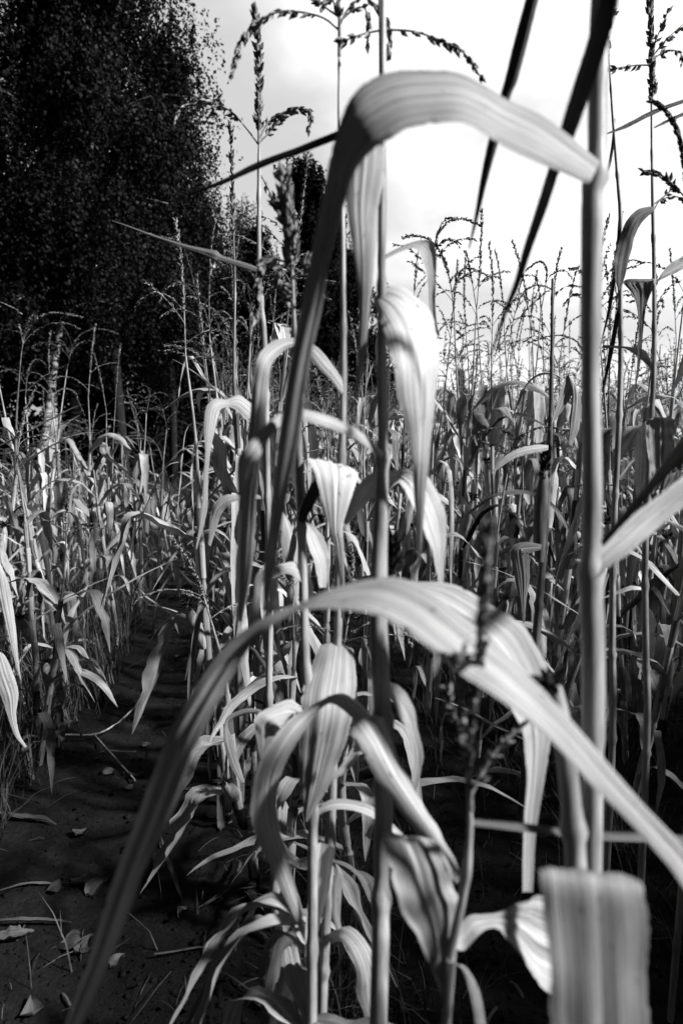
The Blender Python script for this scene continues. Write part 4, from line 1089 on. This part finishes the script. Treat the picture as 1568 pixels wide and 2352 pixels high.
o = link('soil_crumbs', cr.mesh('soil_crumbs', M_SOIL)); tag(o, 'crumbs and small clods of dark soil along the rows', 'soil crumbs', None, 'stuff')
o = link('pebbles', pb.mesh('pebbles', M_PEB, smooth=False)); tag(o, 'tiny stones and crumbs lying on the dark soil', 'pebbles', None, 'stuff')

# fallen leaves (birch and poplar), each a thing
FL = [(185, 2010, .055, 'pale fallen leaf, the left one of a touching pair on the path'), (225, 2022, .06, 'large pale fallen leaf on the path, right one of a touching pair'), (160, 2150, .055, 'ragged fallen leaf at the lower left beside a smaller one'), (192, 2155, .045, 'small fallen leaf touching the ragged one at the lower left'), (75, 2300, .05, 'fallen leaf nearest the bottom left corner'),
      (185, 1905, .05, 'crumpled fallen leaf left of the path middle'), (128, 2032, .04, 'narrow curled fallen leaf left of the touching pair'), (252, 1767, .045, 'bright fallen leaf, left one of two on the upper path'), (312, 1765, .045, 'bright fallen leaf, right one of two on the upper path'), (294, 1794, .03, 'small dark fallen leaf just below two bright ones'),
      (318, 1632, .04, 'pale fallen leaf at the right rim of the path'), (336, 1695, .035, 'pale fallen leaf beside the hanging leaf tip'), (228, 1733, .03, 'small fallen leaf at the grassy left rim of the path'), (270, 2200, .035, 'dim fallen leaf partly under the long dark leaf'), (345, 1450, .04, 'fallen leaf lying farthest up the path, left'), (410, 1492, .05, 'fallen leaf lying up the path in the right ruts'),
      (1255, 1825, .05, 'fallen leaf on the soil between the two stalk rows at right'), (470, 1730, .05, 'bright fallen leaf under the maize row'), (600, 2322, .03, 'small fallen leaf at the bottom middle'), (420, 2100, .03, 'shaded fallen leaf right of the long dark leaf')]
for i, (px, py, s, lab) in enumerate(FL):
    r = random.Random(40 + i)
    p = P(px, py, ground_depth(py)); x, y = p[0], p[1]
    nrow, m = 11, 9
    t = np.linspace(0, 1, nrow); q = np.linspace(-1, 1, m)
    wd = s * .5 * (np.sin(np.clip(t * 1.02, 0, 1) ** .62 * math.pi)) + .001
    wd = wd * (1 + .12 * np.array([r.uniform(-1, 1) for _ in t]))
    LX = (t - .5)[:, None] * s * 1.2 + 0 * q[None]
    LY = wd[:, None] * q[None]
    LZ = .25 * s * (q[None] ** 2) * r.uniform(.3, 1) + .12 * s * np.sin(t * 5 + r.random() * 6)[:, None] + .008
    v = np.stack([LX, LY, LZ * np.ones_like(LX)], 2).reshape(-1, 3)
    uv = np.stack(np.broadcast_arrays((q[None] + 1) / 2, t[:, None] * .12), 2).reshape(-1, 2)
    mb = MB(); mb.add(v, grid_faces(nrow, m), uv)
    tube(mb, [(s * .55, 0, .012), (s * .75, .004, .014), (s * .95, .012, .006)], .0007, 4)
    o = link('fallen_leaf', mb.mesh('fallen_leaf', M_FALL), loc=(x, y, gz(x, y)))
    o.rotation_euler = (r.uniform(-.25, .25), r.uniform(-.25, .25), r.uniform(0, 6.28))
    tag(o, lab, 'fallen leaf', 'fallen leaves on the soil')
# fallen stalks and strips
def fallen(name, pts, rad, lab, mat, flat=False):
    P3 = []
    for (x, y, up) in pts:
        d = ground_depth(y); p = P(x, y, d); p[2] = gz(p[0], p[1]) + up; P3.append(p)
    P3 = catmull(P3, 20)
    mb = MB(); b = P3[0].copy()
    if flat:
        tn = np.gradient(P3, axis=0); sd = np.cross(tn, [0, 0, 1.0]); sd /= np.linalg.norm(sd, axis=1)[:, None]
        wv = rad * np.sin(np.linspace(.25, 3.0, 20))[:, None]
        ribbon(mb, P3 - b - sd * wv, P3 - b + sd * wv, 7, cup=.35, ripple=.12, seed=len(lab))
    else: tube(mb, P3 - b, rad, 7)
    o = link(name, mb.mesh(name, mat), loc=b); tag(o, lab, 'maize debris')
fallen('broken_cane', [(150, 1700, .03), (230, 1690, .04), (300, 1640, .05), (355, 1590, .10)], .004, 'thin fallen maize stem lying slantwise over the grass at the path edge', M_STALK)
fallen('broken_cane', [(215, 1690, .03), (250, 1720, .02), (310, 1780, .01)], .0035, 'short pale broken stem pointing down to the bright fallen leaves', M_STALK)
fallen('dry_leaf_strip', [(-20, 2055, .01), (60, 2030, .015), (130, 2018, .01), (170, 2014, .01)], .005, 'thin dry maize leaf strip at the left edge above the pale leaves', M_FALL, True)
fallen('dry_leaf_strip', [(-20, 2160, .01), (40, 2150, .03), (80, 2130, .01)], .022, 'broad dry maize leaf strip cut by the left edge', M_FALL, True)
fallen('dry_leaf_strip', [(-20, 2125, .02), (60, 2120, .03), (130, 2108, .02), (165, 2104, .01)], .006, 'long narrow dry leaf strip above the broad one at the left edge', M_FALL, True)
fallen('dry_leaf_strip', [(-20, 1885, .03), (50, 1884, .02), (100, 1886, .02), (130, 1892, .01)], .012, 'flat dry leaf strip lying along the grass rim at the left', M_FALL, True)
fallen('dry_leaf_strip', [(455, 2098, .01), (500, 2085, .03), (545, 2060, .05), (556, 2010, .03), (540, 1985, .01)], .010, 'curled dry leaf strip in the shade under the maize row', M_FALL, True)
fallen('dry_leaf_strip', [(370, 1935, .05), (395, 2010, .03), (420, 2080, .01)], .008, 'narrow dry leaf strip on the dark soil right of the long leaf', M_FALL, True)

# ------------------------------------------------------------------ trees
def birch(seed, H, Rc, ntw, leafs, lsize, lean, trunk_r=.13, low=.2, mat=None, bark=None, hang=1.0, twl=(.5, 1.4)):
    r = np.random.default_rng(seed); rr = random.Random(seed)
    tk = MB()
    zz = np.linspace(0, H, 12)
    cx = lean * zz + .25 * np.sin(zz * .5 + seed) * zz / H
    cy = .2 * np.sin(zz * .4 + seed * 2) * zz / H
    tp = np.stack([cx, cy, zz], 1)
    tube(tk, catmull(tp, 30), trunk_r * (1 - .85 * np.linspace(0, 1, 30)), 9)
    # limbs
    tips = []
    nl = 42
    for i in range(nl):
        h = H * (low + (0.97 - low) * (i + rr.random()) / nl)
        b = np.array([np.interp(h, zz, cx), np.interp(h, zz, cy), h])
        a = rr.uniform(0, 6.28)
        t = (h / H - low) / (1 - low)
        env = Rc * (math.sin(min(1, t * 1.15 + .22) * math.pi) ** .65 + .12)
        L = env * rr.uniform(.7, 1.12)
        up = rr.uniform(.3, 1.0)
        pts = [b + np.array([math.cos(a) * L * s_, math.sin(a) * L * s_, up * L * (s_ - .75 * s_ * s_)]) for s_ in (0, .25, .5, .75, 1)]
        c = catmull(pts, 9)
        tube(tk, c, np.linspace(.035, .008, 9) * (1 - .5 * t), 4)
        tips.append(c)
    tips = np.array(tips)
    # hanging twigs
    li = r.integers(0, nl, ntw); lj = 2 + (r.random(ntw) ** .7 * 6.99).astype(int)
    st = tips[li, np.minimum(lj, 8)] + r.normal(0, .22, (ntw, 3))
    tl = r.uniform(twl[0], twl[1], ntw) * hang
    dr = r.normal(0, .28, (ntw, 2))
    k = leafs
    t = r.random((ntw, k))
    pos = np.zeros((ntw, k, 3))
    pos[:, :, 0] = st[:, None, 0] + dr[:, None, 0] * t * tl[:, None]
    pos[:, :, 1] = st[:, None, 1] + dr[:, None, 1] * t * tl[:, None]
    pos[:, :, 2] = st[:, None, 2] - t * tl[:, None] * (1 if hang > 0 else -1)
    pos += r.normal(0, .035, pos.shape)
    pos = pos.reshape(-1, 3); n = len(pos)
    d = r.normal(0, 1, (n, 3)); d[:, 2] -= 1.2; d /= np.linalg.norm(d, axis=1)[:, None]
    s = np.cross(d, r.normal(0, 1, (n, 3))); s /= np.linalg.norm(s, axis=1)[:, None]
    sz = (lsize * r.uniform(.6, 1.3, n))[:, None]
    V = np.stack([pos, pos + d * sz * .45 + s * sz * .36, pos + d * sz, pos + d * sz * .45 - s * sz * .36], 1).reshape(-1, 3)
    Fc = np.arange(n * 4).reshape(-1, 4)
    keep = V.reshape(n, 4, 3)[:, :, 2].min(1) > .3
    cr = mesh_from('crown', V, Fc[keep], np.zeros((len(V), 2)), np.zeros(keep.sum()), mat or M_CROWN, smooth=False)
    return tk.mesh('trunk', bark or M_BARK), cr
LEANER = birch(3, 15, 1.8, 3300, 22, .072, .20, .085, .22)
BIR = [birch(1, 14, 2.1, 3000, 22, .072, 0.04, .13, .23), birch(2, 13, 2.0, 2800, 22, .072, -.03, .12, .24), birch(3, 15, 2.3, 3000, 22, .072, .10, .13, .20)]
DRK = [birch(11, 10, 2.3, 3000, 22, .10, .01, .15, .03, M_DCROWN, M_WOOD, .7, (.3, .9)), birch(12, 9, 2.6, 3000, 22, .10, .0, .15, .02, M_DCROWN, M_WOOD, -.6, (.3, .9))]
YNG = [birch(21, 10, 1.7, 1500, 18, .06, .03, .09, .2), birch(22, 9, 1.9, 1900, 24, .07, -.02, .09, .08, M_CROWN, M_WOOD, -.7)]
def tree(kind, pair, x, y, s, rz, label, group, sz=None):
    root = link(kind, None, loc=(x, y, gz(x, y) - .1)); root.rotation_euler = (0, 0, rz); root.scale = (s, s, sz or s)
    tag(root, label, 'tree', group)
    link('trunk', pair[0], root); link('crown', pair[1], root)
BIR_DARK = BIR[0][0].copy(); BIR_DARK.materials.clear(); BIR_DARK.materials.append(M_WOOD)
G1 = 'birches along the left side of the field'
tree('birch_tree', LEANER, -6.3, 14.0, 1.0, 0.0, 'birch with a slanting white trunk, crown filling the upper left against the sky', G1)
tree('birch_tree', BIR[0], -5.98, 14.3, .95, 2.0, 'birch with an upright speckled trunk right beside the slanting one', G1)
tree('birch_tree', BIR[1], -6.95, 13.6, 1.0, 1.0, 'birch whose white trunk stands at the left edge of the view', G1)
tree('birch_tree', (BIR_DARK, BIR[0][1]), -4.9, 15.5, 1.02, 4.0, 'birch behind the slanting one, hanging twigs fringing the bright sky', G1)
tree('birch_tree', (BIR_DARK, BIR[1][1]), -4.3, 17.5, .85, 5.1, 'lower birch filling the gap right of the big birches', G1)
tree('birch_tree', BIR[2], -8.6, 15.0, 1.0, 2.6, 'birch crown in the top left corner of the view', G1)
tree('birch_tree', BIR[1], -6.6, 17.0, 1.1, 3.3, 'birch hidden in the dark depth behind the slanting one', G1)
G2 = 'dark trees behind the birches'
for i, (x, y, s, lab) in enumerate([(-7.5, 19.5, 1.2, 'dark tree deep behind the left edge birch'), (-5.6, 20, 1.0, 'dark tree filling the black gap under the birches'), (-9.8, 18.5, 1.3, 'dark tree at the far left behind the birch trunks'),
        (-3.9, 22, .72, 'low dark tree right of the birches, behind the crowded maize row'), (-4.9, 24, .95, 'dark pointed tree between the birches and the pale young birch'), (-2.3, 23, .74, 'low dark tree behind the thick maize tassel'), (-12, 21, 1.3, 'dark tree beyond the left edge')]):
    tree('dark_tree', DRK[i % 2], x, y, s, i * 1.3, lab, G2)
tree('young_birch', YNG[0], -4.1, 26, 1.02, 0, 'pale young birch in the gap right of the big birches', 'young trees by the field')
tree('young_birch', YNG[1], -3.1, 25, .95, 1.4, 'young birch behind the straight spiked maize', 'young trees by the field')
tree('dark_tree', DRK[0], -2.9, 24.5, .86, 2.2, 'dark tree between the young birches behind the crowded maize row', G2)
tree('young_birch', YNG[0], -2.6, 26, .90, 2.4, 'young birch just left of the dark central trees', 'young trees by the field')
G3 = 'dark trees at the end of the field'
for i, (x, y, s, lab) in enumerate([(-1.3, 24, 1.08, 'tallest dark tree at the centre behind the hanging leaf strip'), (-.5, 24.5, 1.05, 'dark tree at the centre, right of the tallest one'), (.35, 25.5, .80, 'dark tree sloping down to the bright sky at the centre'), (1.0, 26.5, .55, 'low dark tree at the foot of the central group')]):
    tree('dark_tree', DRK[i % 2], x, y, s, i * 2.1, lab, G3)
for i, (x, y, s, lab) in enumerate([(10.2, 60, .62, 'small far tree in a gap of the maize right of centre'), (12.5, 62, .40, 'far bush right of the small far tree'), (14.5, 64, .42, 'far bush low on the bright horizon'), (6.5, 50, .4, 'far bush behind the broad pale hanging leaf')]):
    tree('far_tree', DRK[i % 2], x, y, s, i * 1.1, lab, 'far trees on the horizon')
